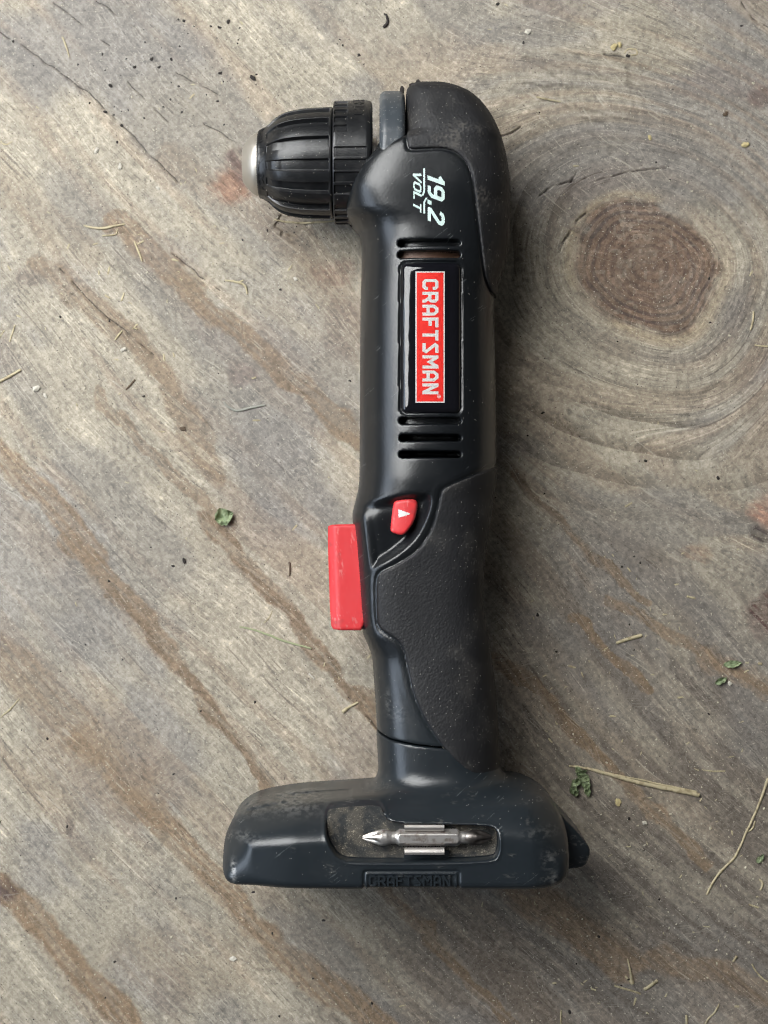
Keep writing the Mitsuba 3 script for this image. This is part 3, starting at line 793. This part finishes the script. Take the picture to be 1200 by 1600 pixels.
# moulded parting line along the shoulder
part = line_dist(PP([(372, 1276, 62), (430, 1262, 62), (500, 1249, 58), (545, 1243, 55)]), GF.X2, GF.Y2)[:, :, None]
foot = foot + (GF.Z > 40) * .45 * np.exp(-(part / .45) ** 2)
TRAY = smooth_closed(PP([(509, 1270, 70), (516, 1263, 70), (594, 1256, 68), (600, 1270, 69), (609, 1288, 72), (768, 1290, 73), (779, 1300, 73), (780, 1331, 74), (771, 1346, 74), (548, 1348, 74), (527, 1340, 74), (514, 1320, 74), (509, 1300, 72)]), 2)
dtr = poly_sdf(TRAY, GF.X2, GF.Y2)[:, :, None]
foot_top = GF.top(foot)
ztray = 67.8
tray_cut = np.maximum(np.broadcast_to(dtr, foot.shape), ztray - GF.Z)
foot = -smin(-foot, tray_cut, .7)
# rim round the tray
foot = foot - .25 * np.exp(-((dtr - .6) / .5) ** 2) * (GF.Z > 50)
# recessed frame of the badge
dbd = rrect(GF, 569, 1361, 717, 1400, 74, .8)[:, :, None]
foot = foot + (GF.Z > 60) * (.8 * np.exp(-(dbd / .45) ** 2) + .55 * sstep(-1.0, -1.5, dbd))
foot = rmax(foot, (.25 - (np.interp(GF.x, SEAM[:, 0], SEAM[:, 1])[:, None] - GF.Y2))[:, :, None] + 0 * foot, .6)
foot_shelf_top = GF.top(foot)
# dust bed on the tray's floor is a part of its own look: split the mesh by where it lies
fv, ff = GF.mesh(foot)
add(D + '__foot', (fv, ff), 'plastic')
labels[D + '__foot'] = {'label': 'scuffed slate foot where the battery pack slides on'}
TR = np.array(Polygon(TRAY).buffer(-.35).exterior.coords)
bed = trimesh.creation.extrude_polygon(Polygon(TR), .5, engine='earcut')
bv, bf = trimesh.remesh.subdivide_to_size(bed.vertices, bed.faces, 1.2)
bv = bv + np.column_stack([np.zeros((len(bv), 2)), ztray - .25 + .45 * (meshkit.fbm(bv * .35, 3) - .4)])
add(D + '__foot__tray_bed', (bv, bf), 'tray_dust')
labels[D + '__foot__tray_bed'] = {'label': 'dusty gritty floor of the bit tray'}
poly, w = block_letters('CRAFTSMAN', 1.25)
add(D + '__foot__raised_lettering', drape(place_text(poly, lambda u, v: (576 + u / w * 127, 1384 - v / 7.4 * 17)), lambda X, Y: foot_shelf_top(X, Y) * 0 + 74.2, 1.0, .8), 'plastic', smooth=25)

# spring clip in the tray
def clip_mesh():
    a, b = P(632, 0, 73)[0], P(694, 0, 73)[0]
    cy = P(0, 1310.5, 72)[1]
    prof = [(-5.2, ztray + .2), (-4.2, ztray + .5), (-3.7, ztray + 2.6), (-3.1, ztray + 5.2), (-3.5, ztray + 5.9), (-4.3, ztray + 6.3), (-4.9, ztray + 6.1)]
    out = []
    for s in (1, -1):
        line = LineString([(s * p, q) for p, q in prof]).buffer(.28)
        m = trimesh.creation.extrude_polygon(line, b - a, engine='earcut')      # (y, z, x)
        m.vertices = np.column_stack([m.vertices[:, 2] + a, m.vertices[:, 0] + cy, m.vertices[:, 1]])
        out.append(m)
    return out
c1, c2 = clip_mesh()
add(D + '__foot__bit_clip', trimesh.util.concatenate([c1, c2]), 'clip_steel', smooth=35)
pad = trimesh.creation.box(extents=[15.6, 4.6, 1.0])
pad.apply_translation([*P(666, 1340, 70), ztray + .7])
add(D + '__foot__clip_seat', pad, 'plastic', smooth=False)

# battery release latch at the right end
LT = smooth_closed(PP([(858, 1246, 28), (872, 1261, 28), (894, 1284, 28), (908, 1302, 28), (911, 1312, 28), (906, 1329, 28), (898, 1336, 28), (860, 1340, 28)]), 1)
GL = Grid(58, 80, -138, -104, 12, 64, .5)
dl = poly_sdf(LT, GL.X2, GL.Y2)[:, :, None]
lt = rmax(np.broadcast_to(dl, (len(GL.x), len(GL.y), len(GL.z))), np.abs(GL.Z - 34) - 16 + 0 * dl, 1.2)
for k in range(4):
    lt = lt + .25 * np.exp(-((GL.Z - 44 - 3 * k) / .5) ** 2) * (dl > -1.5)
add(D + '__battery_latch', GL.mesh(lt), 'plastic')

# ------------------------------------------------------------------ chuck (turned about its own axis, along x)
CF = MM * (CAM - AX_Z) / CAM
def chuck_place(ax_px, rad, th):
    """axis position in the drawing's units, radius in mm, angle from the camera side towards the top of the drawing"""
    x = (ax_px - 600) * CF
    yc = AX_Y - (590 - ax_px) / 190.0 * 2.8 * CF
    return np.stack([x + 0 * rad * th, yc + rad * np.sin(th), AX_Z + rad * np.cos(th)], -1)

def turned(xs, radius_fn, nth, closed_ends=True):
    th = np.arange(nth) * 2 * np.pi / nth
    A, B = np.meshgrid(xs, th, indexing='ij')
    R = radius_fn(A, B)
    v = chuck_place(A, R, B).reshape(-1, 3)
    i, j = np.meshgrid(np.arange(len(xs) - 1), np.arange(nth), indexing='ij')
    a, b = i * nth + j, i * nth + (j + 1) % nth
    q = np.stack([a, b, b + nth, a + nth], -1).reshape(-1, 4)
    f = np.vstack([q[:, [0, 1, 2]], q[:, [0, 2, 3]]])
    return v, f[:, ::-1]

deg = np.degrees
sleeve_r = curve([(404, 46), (404.5, 50.2), (410, 53), (416, 56.5), (420, 59.5), (425, 64.5), (432, 70.5), (441, 76), (460, 81.5), (482, 84.3), (518, 85.5), (520.5, 84), (521, 60)])
def flutes(x, th):
    a = (deg(th) - 4.0) % 24.0
    k = sstep(0, 1.0, a) * sstep(12.6, 11.6, a)
    return k * sstep(418.5, 421.5, x) * sstep(517, 515, x)
def sleeve(x, th):
    prof = sleeve_r(x)
    r = prof * CF
    deep = np.clip(1.75 * np.clip((x - 418) / 26, 0, 1), .7, 1.75)
    return r - flutes(x, th) * deep + .05 * (1 - flutes(x, th)) * np.cos(np.radians((deg(th) - 22) % 24 * 15))
xs = np.unique(np.concatenate([[403.8, 404, 404.5, 405], np.linspace(405.6, 517, 110), [515.3, 515.9, 516.5, 518, 519.5, 520.5, 521]]))
add(D + '__chuck__sleeve', turned(xs, sleeve, 900), 'chuck_plastic', smooth=28)
collar_r = curve([(521.5, 80), (522, 92), (524, 94.3), (527, 94.8), (572, 94.8), (577, 94), (581, 91), (582, 86), (582.5, 40)])
def collar(x, th):
    d = deg(th)
    d = (d + 180) % 360 - 180
    r = collar_r(x) * CF
    k = 0
    for s in range(0, 360, 120):      # three lettered thirds and three fluted thirds
        e = (d - s) % 360
        for a in (17, 27.5, 38, 48.5, 59):
            k = k + sstep(a, a + .8, e) * sstep(a + 7.6, a + 6.8, e) * sstep(524, 525.5, x) * sstep(545, 543.5, x)
        for a in (-42, -30, -18.5, -7):
            b = (e - a) % 360
            k = k + sstep(0, .8, b) * sstep(9.8, 9, b) * sstep(524, 525.5, x) * sstep(574, 572.5, x)
    return r - .75 * k
xs = np.unique(np.concatenate([[521.5, 522, 523, 524.2, 524.8, 525.4], np.linspace(526, 576, 70), [577, 578.5, 580, 581, 582, 582.5]]))
add(D + '__chuck__collar', turned(xs, collar, 1200), 'chuck_plastic', smooth=28)
nose_r = curve([(379.6, 14), (380, 27), (381.2, 29.5), (402, 48.6), (406.5, 49.2), (407, 30)])
add(D + '__chuck__nose_cone', turned(np.unique(np.concatenate([[379.6, 380, 380.6, 381.2], np.linspace(382.5, 402, 10), [404, 406.5], [407]])), lambda x, t: nose_r(x) * CF, 160), 'nickel', smooth=25)
labels[D + '__chuck__nose_cone'] = {'label': 'bare metal nose cone of the chuck'}
sp_r = curve([(578, 36), (584, 36), (584.6, 39), (588, 39), (588.6, 33), (606, 33)])
add(D + '__chuck__spindle', turned(np.linspace(578, 606, 60), lambda x, t: sp_r(x) * CF, 120), 'steel', smooth=25)
labels[D + '__chuck__spindle'] = {'label': 'steel spindle between chuck and gear case'}
jaw = []
for k in range(3):
    a = 2 * math.pi * k / 3 + .5
    b = trimesh.creation.box(extents=[6, 3.0, 5.2])
    b.apply_translation([(384 - 600) * CF + 2.4, 0, 3.0])
    b.apply_transform(trimesh.transformations.rotation_matrix(a, [1, 0, 0]))
    b.apply_translation([0, AX_Y - 2.9 * CF, AX_Z])
    jaw.append(b)
for b in jaw:
    i = jaw.index(b)
    add(D + '__chuck__jaw' + ('' if i == 0 else f'_{i:03d}'), b, 'steel', smooth=False)

def wrap(mesh, ax_of, th_of, rad_of, lift, sink=.4, step=.25):
    v, f = trimesh.remesh.subdivide_to_size(mesh.vertices, mesh.faces, step)
    ax, th = ax_of(v[:, 0], v[:, 1]), th_of(v[:, 0], v[:, 1])
    r = rad_of(ax, th) - sink + (lift + sink) * v[:, 2] / max(mesh.vertices[:, 2].max(), 1e-9)
    out = chuck_place(ax, r, th)
    up = np.stack([0 * th, np.sin(th), np.cos(th)], -1)
    top = v[:, 2] > .99 * mesh.vertices[:, 2].max()
    return out, outward(out, f, top, up[f[top[f].all(axis=1)][:, 0]])
poly, w = block_letters('CRAFTSMAN', 1.2)
tm = extrude(poly)
add(D + '__chuck__collar_lettering', wrap(tm, lambda u, v: 569.5 - v / 7.4 * 17, lambda u, v: np.radians(36.5 + u / w * 110), lambda a, t: collar_r(a) * CF, .22, .4, 1.0), 'chuck_plastic', smooth=False)
tm, w = text('10mm) / UNLOCK', 1.0, False)
tm.vertices[:, 2] *= .2
w2 = tm.bounds[1][0]
add(D + '__chuck__sleeve_lettering', wrap(tm, lambda u, v: 406.5 + v * 8, lambda u, v: np.radians(78 - u / w2 * 135), lambda a, t: sleeve_r(np.clip(a, 404.5, 418)) * CF, .28), 'chuck_plastic', smooth=False)

# ------------------------------------------------------------------ double ended screwdriver bit in the tray
def bit_mesh():
    zb = ztray + 3.5
    f = MM * (CAM - zb) / CAM
    xs = np.array([566, 568, 574, 590, 596, 604, 612, 618, 622, 626, 712, 716, 721, 728, 736, 744, 752, 760, 766, 768.5])
    rs = np.array([.3, .75, 1.4, 2.5, 2.85, 2.75, 2.2, 2.15, 2.4, 2.9, 2.9, 2.4, 2.1, 2.1, 2.5, 2.65, 2.4, 1.6, .9, .3])
    xx = np.unique(np.concatenate([xs, np.linspace(566, 768.5, 160)]))
    rr = np.interp(xx, xs, rs)
    th = np.arange(72) * 2 * np.pi / 72
    A, B = np.meshgrid(xx, th, indexing='ij')
    R = np.broadcast_to(rr[:, None], A.shape).copy()
    hexr = 2.62 / np.cos((B + np.pi / 6) % (np.pi / 3) - np.pi / 6)
    hx = sstep(620, 624, A) * sstep(719, 715, A)
    R = R * (1 - hx) + np.minimum(R * 1.12, hexr) * hx
    fl = np.cos(2 * (B + .55)) ** 2          # four flutes of a cross tip
    end = sstep(600, 580, A) + sstep(738, 752, A)
    R = R * (1 - end * .48 * fl ** 2)
    cy = P(0, 1308.5, zb)[1]
    v = np.stack([(A - 600) * f, cy + R * np.sin(B), zb + R * np.cos(B)], -1).reshape(-1, 3)
    i, j = np.meshgrid(np.arange(len(xx) - 1), np.arange(72), indexing='ij')
    a, b = i * 72 + j, i * 72 + (j + 1) % 72
    q = np.stack([a, b, b + 72, a + 72], -1).reshape(-1, 4)
    return v, np.vstack([q[:, [0, 1, 2]], q[:, [0, 2, 3]]])[:, ::-1]
add('screwdriver_bit', bit_mesh(), 'steel', smooth=30)
labels['screwdriver_bit'] = {'label': 'worn steel double ended cross tip screwdriver bit clipped into the drill foot', 'category': 'screwdriver bit'}

# ------------------------------------------------------------------ straws, leaves and crumbs
def tube(pts, radii, sides=8, flat=.7, seed=0):
    r = np.random.default_rng(seed)
    p = np.asarray(pts, float)
    s = np.concatenate([[0], np.cumsum(np.linalg.norm(np.diff(p, axis=0), axis=1))])
    n = max(6, int(s[-1] / .8))
    t = np.linspace(0, s[-1], n)
    c = PchipInterpolator(s, p)(t) if len(p) > 2 else np.stack([np.interp(t, s, p[:, k]) for k in range(2)], 1)
    c[:, 0] += .18 * (meshkit.noise(np.column_stack([t * .3, t * 0, t * 0 + seed])) - .5)
    c[:, 1] += .18 * (meshkit.noise(np.column_stack([t * .3, t * 0 + 9, t * 0 + seed])) - .5)
    rad = np.interp(t, np.linspace(0, s[-1], len(radii)), radii) * (.9 + .2 * meshkit.noise(np.column_stack([t * .8, t * 0 + 3, t * 0 + seed])))
    z = floor_z(c[:, 0], c[:, 1])
    z = np.maximum(z, np.convolve(np.pad(z, 3, mode='edge'), np.ones(7) / 7, 'valid')) + rad * flat + .04
    d = np.gradient(c, axis=0)
    d /= np.linalg.norm(d, axis=1, keepdims=True) + 1e-9
    nrm = np.stack([-d[:, 1], d[:, 0]], 1)
    a = np.arange(sides) * 2 * np.pi / sides
    v = np.concatenate([c[:, None, :] + (rad[:, None] * np.cos(a))[:, :, None] * nrm[:, None, :], (z[:, None] + rad[:, None] * flat * np.sin(a))[:, :, None]], -1)
    i, j = np.meshgrid(np.arange(n - 1), np.arange(sides), indexing='ij')
    q = np.stack([i * sides + j, i * sides + (j + 1) % sides, (i + 1) * sides + (j + 1) % sides, (i + 1) * sides + j], -1).reshape(-1, 4)
    v = v.reshape(-1, 3)
    f = np.vstack([q[:, [0, 1, 2]], q[:, [0, 2, 3]]])
    caps = []
    for base in (0, (n - 1) * sides):
        for k in range(1, sides - 1):
            caps.append((base, base + k, base + k + 1) if base else (base, base + k + 1, base + k))
    return v, np.vstack([f, caps])

used = {}
def name(n):
    used[n] = used.get(n, -1) + 1
    return n if used[n] == 0 else f'{n}_{used[n]:03d}'

def stalk(kind, pts, radii, mat, label, cat='straw', extra=None):
    key = name(kind)
    v, f = tube([P(*p) for p in pts], radii, seed=len(scene))
    if extra:
        vs, fs = [v], [f]
        for e, er in extra:
            v2, f2 = tube([P(*p) for p in e], er, seed=len(scene) + 5)
            fs.append(f2 + sum(map(len, vs)))
            vs.append(v2)
        v, f = np.vstack(vs), np.vstack(fs)
    add(key, (v, f), mat, smooth=True)
    labels[key] = {'label': label, 'category': cat}

S = lambda *a, **k: stalk('straw', *a, **k)  # noqa: E731
S([(889, 1197), (915, 1200), (960, 1212), (1010, 1225), (1060, 1235), (1092, 1242)], [.35, .6, .75, .8, .9, .8], 'straw', 'long pale straw stalk lying right of the foot beside a dried green sprig', extra=[([(930, 1203), (1000, 1218), (1088, 1237)], [.15, .3, .4])])
S([(1200, 1216), (1180, 1270), (1166, 1300), (1148, 1338), (1122, 1366), (1104, 1398)], [.55, .5, .45, .45, .5, .4], 'straw', 'long thin kinked straw near the right edge, below the pale stalk', extra=[([(1167, 1300), (1178, 1290), (1179, 1283)], [.2, .4, .3])])
S([(374, 979), (400, 985), (440, 1000), (486, 1013)], [.25, .4, .45, .3], 'green_straw', 'thin greenish straw left of the red trigger')
S([(350, 629), (358, 637), (371, 642), (392, 637), (415, 633)], [.3, .4, .5, .5, .35], 'grey_straw', 'bent grey green straw left of the name plate')
S([(131, 352), (160, 357), (180, 353), (195, 350)], [.3, .5, .5, .3], 'straw', 'straw in a loose zigzag left of the chuck, upper left of the floor', extra=[([(183, 357), (181, 366), (160, 368)], [.2, .3, .3])])
S([(210, 378), (216, 392), (222, 408)], [.25, .4, .3], 'straw', 'short pale straw standing nearly upright in view, below the zigzag straw')
S([(-8, 600), (12, 590), (33, 578)], [.5, .6, .5], 'straw', 'thick straw cut by the left edge')
S([(963, 1005), (982, 998), (1003, 992)], [.55, .7, .65], 'straw', 'short thick cream straw right of the grip')
S([(1027, 1531), (1017, 1539), (1006, 1546)], [.6, .7, .6], 'straw', 'short thick cream straw near the bottom edge')
S([(980, 1498), (984, 1515), (988, 1537)], [.2, .4, .8], 'straw', 'spikelet shaped straw swelling at its lower end near the bottom')
S([(960, 1540), (980, 1546), (1001, 1553)], [.35, .4, .3], 'straw', 'thin slanting straw beside the spikelet near the bottom')
S([(1123, 1568), (1116, 1582), (1106, 1592), (1100, 1606)], [.3, .35, .35, .3], 'straw', 'curved straw running out of the bottom edge at the right')
S([(1151, 1493), (1145, 1502)], [.55, .5], 'straw', 'tiny cream straw stub in the lower right corner')
S([(1174, 1506), (1186, 1523), (1206, 1538)], [.25, .3, .3], 'straw', 'fine straw cut by the right edge near the lower corner')
S([(877, 1578), (876, 1592), (877, 1606)], [.25, .3, .3], 'straw', 'fine straw crossing the bottom edge, leftmost there')
S([(1072, 1586), (1073, 1604)], [.5, .5], 'straw', 'short thick straw at the bottom edge beside the curved one')
S([(197, 609), (203, 602), (211, 593)], [.3, .35, .3], 'brown_twig', 'small brown straw splinter on the tan streak at the left')
S([(180, 531), (185, 524), (191, 517)], [.35, .4, .3], 'straw', 'small slanting straw above the brown splinter at the left')
S([(15, 534), (19, 522), (24, 508)], [.25, .3, .25], 'straw', 'fine straw close to the left edge above the thick cut straw')
S([(452, 878), (453, 888), (452, 900)], [.4, .4, .3], 'brown_twig', 'short dark twig left of the red trigger', 'twig')
S([(535, 1112), (541, 1108), (559, 1097)], [.8, .45, .35], 'straw', 'straw with a thick knotted end left of the lower handle')
S([(483, 1052), (491, 1060)], [.4, .3], 'pale_chip', 'tiny white sliver left of the handle', 'sliver')
S([(411, 974), (420, 966), (425, 954)], [.15, .2, .15], 'straw', 'hair thin curl above the greenish straw')
S([(838, 152), (855, 156), (875, 160)], [.25, .4, .3], 'straw', 'pale splinter of floor beside the rounded head', 'splinter')
S([(1177, 487), (1176, 500), (1172, 516)], [.35, .4, .3], 'straw', 'short cream straw right of the dark knot')
S([(1179, 539), (1190, 541), (1206, 542)], [.2, .3, .3], 'straw', 'fine straw cut by the right edge below the knot')
S([(1096, 1202), (1115, 1205), (1133, 1205)], [.15, .25, .25], 'straw', 'faint thin straw above the long kinked straw')
S([(976, 792), (987, 785)], [.3, .3], 'straw', 'tiny straw stub on the grey arcs below the knot')
S([(1073, 932), (1086, 935)], [.4, .3], 'straw', 'tiny straw stub near the right edge, level with the trigger')
S([(1184, 1037), (1190, 1037)], [.5, .5], 'straw', 'tiny pale stub right of the green leaflet')
S([(1170, 1413), (1185, 1418)], [.3, .3], 'straw', 'small straw below the end of the long kinked straw, at the right')
S([(1186, 1374), (1191, 1381), (1187, 1391)], [.35, .5, .35], 'straw', 'curled straw scrap near the right edge under the leaf scrap')
S([(352, 438), (370, 441), (383, 447), (386, 460)], [.25, .45, .5, .3], 'straw', 'twisted rootlet below the chuck', extra=[([(372, 441), (380, 438)], [.3, .3])])
S([(976, 83), (983, 76), (993, 77), (996, 84), (986, 86)], [.2, .25, .25, .25, .2], 'straw', 'looped straw fibre beside a yellow chip at the top')
S([(428, 343), (470, 348), (522, 345)], [.3, .4, .3], 'straw', 'pale straw peeking out under the chuck')
S([(97, 58), (102, 68), (108, 90)], [.3, .35, .2], 'straw', 'thin curved straw in the upper left corner')
S([(0, 220), (8, 226), (18, 221)], [.2, .25, .2], 'straw', 'tiny bent straw at the left edge near the top')
S([(-6, 534), (3, 522), (7, 516)], [.2, .25, .2], 'straw', 'hairlike straw touching the left edge')
S([(-5, 1125), (14, 1110), (30, 1092)], [.2, .3, .2], 'straw', 'thin straw leaning from the left edge beside the brown streak')
for a, lab in (((164, 461, 172, 466), 'first of two short straw crumbs left of the handle, upper left'), ((207, 512, 215, 514), 'small straw crumb right of the slanting straw at the left')):
    S([a[:2], a[2:]], [.3, .25], 'straw', lab)
S([(599, 43), (606, 34), (604, 24), (600, 22)], [.5, .6, .5, .3], 'soil', 'black curled scrap above the drill head at the top edge', 'scrap')

def blob(c, r, seed, squash=.45, detail=2):
    m = trimesh.creation.icosphere(subdivisions=detail)
    v = np.array(m.vertices)
    v = v * (1 + 1.5 * (meshkit.fbm(v * 1.3 + seed * 7.3, 3, seed) - .5))[:, None]
    v = v * np.array([r * 1.15, r * .75, r * squash])
    a = seed * 1.7
    v[:, :2] = v[:, :2] @ np.array([[math.cos(a), -math.sin(a)], [math.sin(a), math.cos(a)]])
    v[:, 2] -= v[:, 2].min()
    return v + np.array([c[0], c[1], float(floor_z(*c)) - .05]), np.array(m.faces)

def lump(kind, px, py, r, mat, label, cat, stretch=None, seed=None):
    key = name(kind)
    r = r * (.62 if mat == 'soil' else .85)
    v, f = blob(P(px, py), r, seed if seed is not None else len(scene))
    add(key, (v, f), mat, smooth=15)
    labels[key] = {'label': label, 'category': cat}

lump('wood_chip', 959, 74, 1.5, 'yellow_chip', 'yellow wood chip beside the looped fibre at the top', 'wood chip')
lump('wood_chip', 968, 70, 1.1, 'yellow_chip', 'smaller yellow wood chip touching the looped fibre at the top', 'wood chip')
lump('wood_chip', 1164, 226, 1.5, 'yellow_chip', 'yellow wood chip above and right of the knot', 'wood chip')
lump('wood_chip', 1015, 216, 1.0, 'yellow_chip', 'tiny yellow chip just above the knot', 'wood chip')
lump('wood_chip', 825, 50, 1.3, 'pale_chip', 'pale grey chip above and right of the drill head', 'wood chip')
lump('wood_chip', 965, 1253, 1.5, 'yellow_chip', 'flat yellow flake under the long pale stalk', 'flake')
lump('wood_chip', 1007, 1285, 1.0, 'pale_chip', 'small pinkish flake below the yellow flake', 'flake')
lump('wood_chip', 188, 260, 1.1, 'pale_chip', 'cream chip on the floor left of the chuck', 'wood chip')
lump('wood_chip', 247, 294, .9, 'pale_chip', 'white chip between the cream chip and the chuck', 'wood chip')
lump('wood_chip', 151, 236, 1.1, 'pale_chip', 'white and dark chip up and left of the cream chip', 'wood chip')
lump('wood_chip', 462, 436, .9, 'pale_chip', 'white grain just left of the motor housing', 'wood chip')
lump('wood_chip', 57, 607, 1.5, 'pale_chip', 'white flake right of the thick cut straw at the left', 'flake')
lump('wood_chip', 71, 618, .9, 'pale_chip', 'tiny white grain below the white flake at the left', 'wood chip')
lump('wood_chip', 193, 546, 1.1, 'pale_chip', 'white crumb on the tan streak below the slanting straw', 'wood chip')
lump('wood_chip', 1140, 1068, 1.0, 'pale_chip', 'cream bud below the green leaflets', 'bud')
lump('wood_chip', 365, 1498, 1.2, 'pale_chip', 'grey grit pebble on the floor below the foot', 'pebble')
lump('soil_lump', 288, 876, 1.4, 'soil', 'black soil lump left of the red trigger', 'soil lump')
lump('soil_lump', 286, 670, 1.2, 'brown_twig', 'brown soil lump above the crumpled leaf', 'soil lump')
lump('soil_lump', 357, 34, 1.2, 'soil', 'black soil lump at the top, left of the curled scrap', 'soil lump')
lump('soil_lump', 343, 43, .9, 'soil', 'smaller black soil lump beside the top lump', 'soil lump')
lump('soil_lump', 237, 93, 1.1, 'soil', 'black soil lump in the upper left crumb cluster', 'soil lump')
lump('soil_lump', 173, 134, 1.2, 'soil', 'black soil lump on the light wood near the upper left crack', 'soil lump')
lump('soil_lump', 190, 196, 1.1, 'soil', 'black soil lump below the crack in the upper left', 'soil lump')
lump('soil_lump', 395, 122, 1.7, 'soil', 'dark soil lump above the chuck', 'soil lump')
lump('soil_lump', 1133, 178, 1.1, 'brown_twig', 'reddish brown crumb in the upper right', 'crumb')
lump('soil_lump', 890, 1581, 1.1, 'soil', 'black crumb at the bottom edge beside a fine straw', 'crumb')
lump('soil_lump', 848, 645, .9, 'soil', 'dark crumb right of the motor housing', 'crumb')

# black crumbs sitting on the head
for k, (px, py, r, lab) in enumerate(((629, 140, 1.0, 'leftmost'), (645, 134, 1.2, 'middle'), (653, 130, 1.1, 'rightmost'))):
    key = name('dirt_crumb')
    v, f = blob((0, 0), r, 60 + k, .9)
    add(key, (v - [0, 0, v[:, 2].min()] + [*P(px, py, 34), 33.0], f), 'soil', smooth=15)
    labels[key] = {'label': lab + ' of three black dirt crumbs stuck on the top edge of the drill head', 'category': 'crumb', 'group': 'crumbs on the drill head'}

def leaf(px, py, length, width, ang, seed, label, curl=1.5, mat='leaf', cat='leaf', kind='leaf'):
    key = name(kind)
    n, w = 26, 13
    s, t = np.meshgrid(np.linspace(0, 1, n), np.linspace(-1, 1, w), indexing='ij')
    prof = np.sin(np.pi * s ** .8) ** .7
    edge = 1 + .35 * (meshkit.noise(np.stack([s * 9, np.sign(t) * 3, s * 0 + seed], -1)) - .5)
    X, Y = (s - .5) * length, t * prof * edge * width / 2
    Z = curl * .5 * np.abs(t) * prof + curl * 1.3 * (meshkit.fbm(np.stack([s * 4, t * 2.2, s * 0 + seed], -1), 3) - .35)
    a = math.radians(ang)
    c = P(px, py)
    v = np.stack([c[0] + X * math.cos(a) - Y * math.sin(a), c[1] + X * math.sin(a) + Y * math.cos(a), Z], -1).reshape(-1, 3)
    v[:, 2] += floor_z(v[:, 0], v[:, 1]) - min(0, v[:, 2].min()) + .1
    i, j = np.meshgrid(np.arange(n - 1), np.arange(w - 1), indexing='ij')
    k = i * w + j
    q = np.stack([k, k + w, k + w + 1, k + 1], -1).reshape(-1, 4)
    f = np.vstack([q[:, [0, 1, 2]], q[:, [0, 2, 3]]])
    up = v + [0, 0, .12]
    add(key, (np.vstack([v, up]), np.vstack([f[:, ::-1], f + len(v)])), mat, smooth=True)
    labels[key] = {'label': label, 'category': cat}

leaf(351, 807, 7.5, 6.5, 20, 3, 'crumpled green leaf on the floor left of the trigger', 3.0)
leaf(1144, 1037, 7.2, 2.6, 8, 5, 'narrow green leaflet near the right edge', 1.2)
leaf(1126, 1063, 5.2, 2.4, 25, 8, 'pale green leaflet just below the narrow one', 1.4)
leaf(1187, 1341, 4.2, 2.2, 50, 12, 'small grey green leaf scrap near the right edge', 1.2)
# the dried sprig: several curled leaflets on one stem
key = name('dried_sprig')
labels[key] = {'label': 'dried dark green leafy sprig at the end of the long pale stalk', 'category': 'sprig'}
add(key + '__stem', tube([P(900, 1196), P(906, 1210), P(910, 1225), P(918, 1240)], [.25, .3, .3, .2], seed=3), 'green_straw')
sub = [(905, 1206, 5, 3, -60), (911, 1213, 5, 3.5, -20), (900, 1220, 5.5, 3, 40), (895, 1231, 4.5, 2.6, 70), (914, 1224, 5, 3.2, -75), (917, 1236, 4, 2.5, -80), (899, 1236, 3.5, 2.2, 80), (909, 1205, 4, 2.2, 10)]
for i, (px, py, L, W, a) in enumerate(sub):
    used['x'] = -1
    kk = key + '__leaflet' + ('' if i == 0 else f'_{i:03d}')
    leaf(px, py, L, W, a, 20 + i, 'x', 2.4, kind='x')
    scene[kk] = scene.pop('x')
    labels.pop('x')

# loose grit and sawdust: nobody could count it
def scatter(key, n, rmin, rmax_, mat, label, cat, seed, where=None, long=1.0):
    r = np.random.default_rng(seed)
    base = trimesh.creation.icosphere(subdivisions=0)
    bv, bf = np.array(base.vertices), np.array(base.faces)
    vs, fs, m = [], [], 0
    while m < n:
        x, y = r.uniform(-165, 165), r.uniform(-215, 215)
        if where is not None and r.uniform() > where(x, y):
            continue
        s = rmin + (rmax_ - rmin) * r.uniform() ** 3
        v = bv * (1 + r.uniform(-.35, .35, (len(bv), 1))) * s * np.array([long * r.uniform(.8, 1.4), .8, .5])
        a = r.uniform(0, 6.28)
        v[:, :2] = v[:, :2] @ np.array([[math.cos(a), -math.sin(a)], [math.sin(a), math.cos(a)]])
        fs.append(bf + m * len(bv))
        vs.append(v + [x, y, float(floor_z(x, y)) + s * .3])
        m += 1
    add(key, (np.vstack(vs), np.vstack(fs)), mat, smooth=False)
    labels[key] = {'label': label, 'category': cat, 'kind': 'stuff'}

def near(*spots):
    return lambda x, y: min(1, .06 + sum(math.exp(-((x - a) ** 2 + (y - b) ** 2) / (2 * s * s)) for (a, b), s in spots))
scatter('soil_grit', 420, .15, .75, 'soil', 'dark soil grit strewn over the plywood', 'grit', 1, near((P(250, 85), 14), (P(330, 110), 12), (P(380, 120), 8), (P(170, 140), 8), (P(440, 350), 7)))
scatter('sawdust', 1100, .13, .55, 'crumb', 'pale sawdust crumbs strewn over the plywood', 'sawdust', 2, near((P(210, 290), 28), (P(220, 540), 25), (P(150, 1450), 40), (P(1050, 1400), 60), (P(1100, 150), 40)))
scatter('chaff', 260, .2, .5, 'straw', 'tiny straw chaff strewn over the plywood', 'chaff', 3, near((P(220, 450), 35), (P(1100, 1450), 50), (P(1000, 1000), 40)), 3.2)
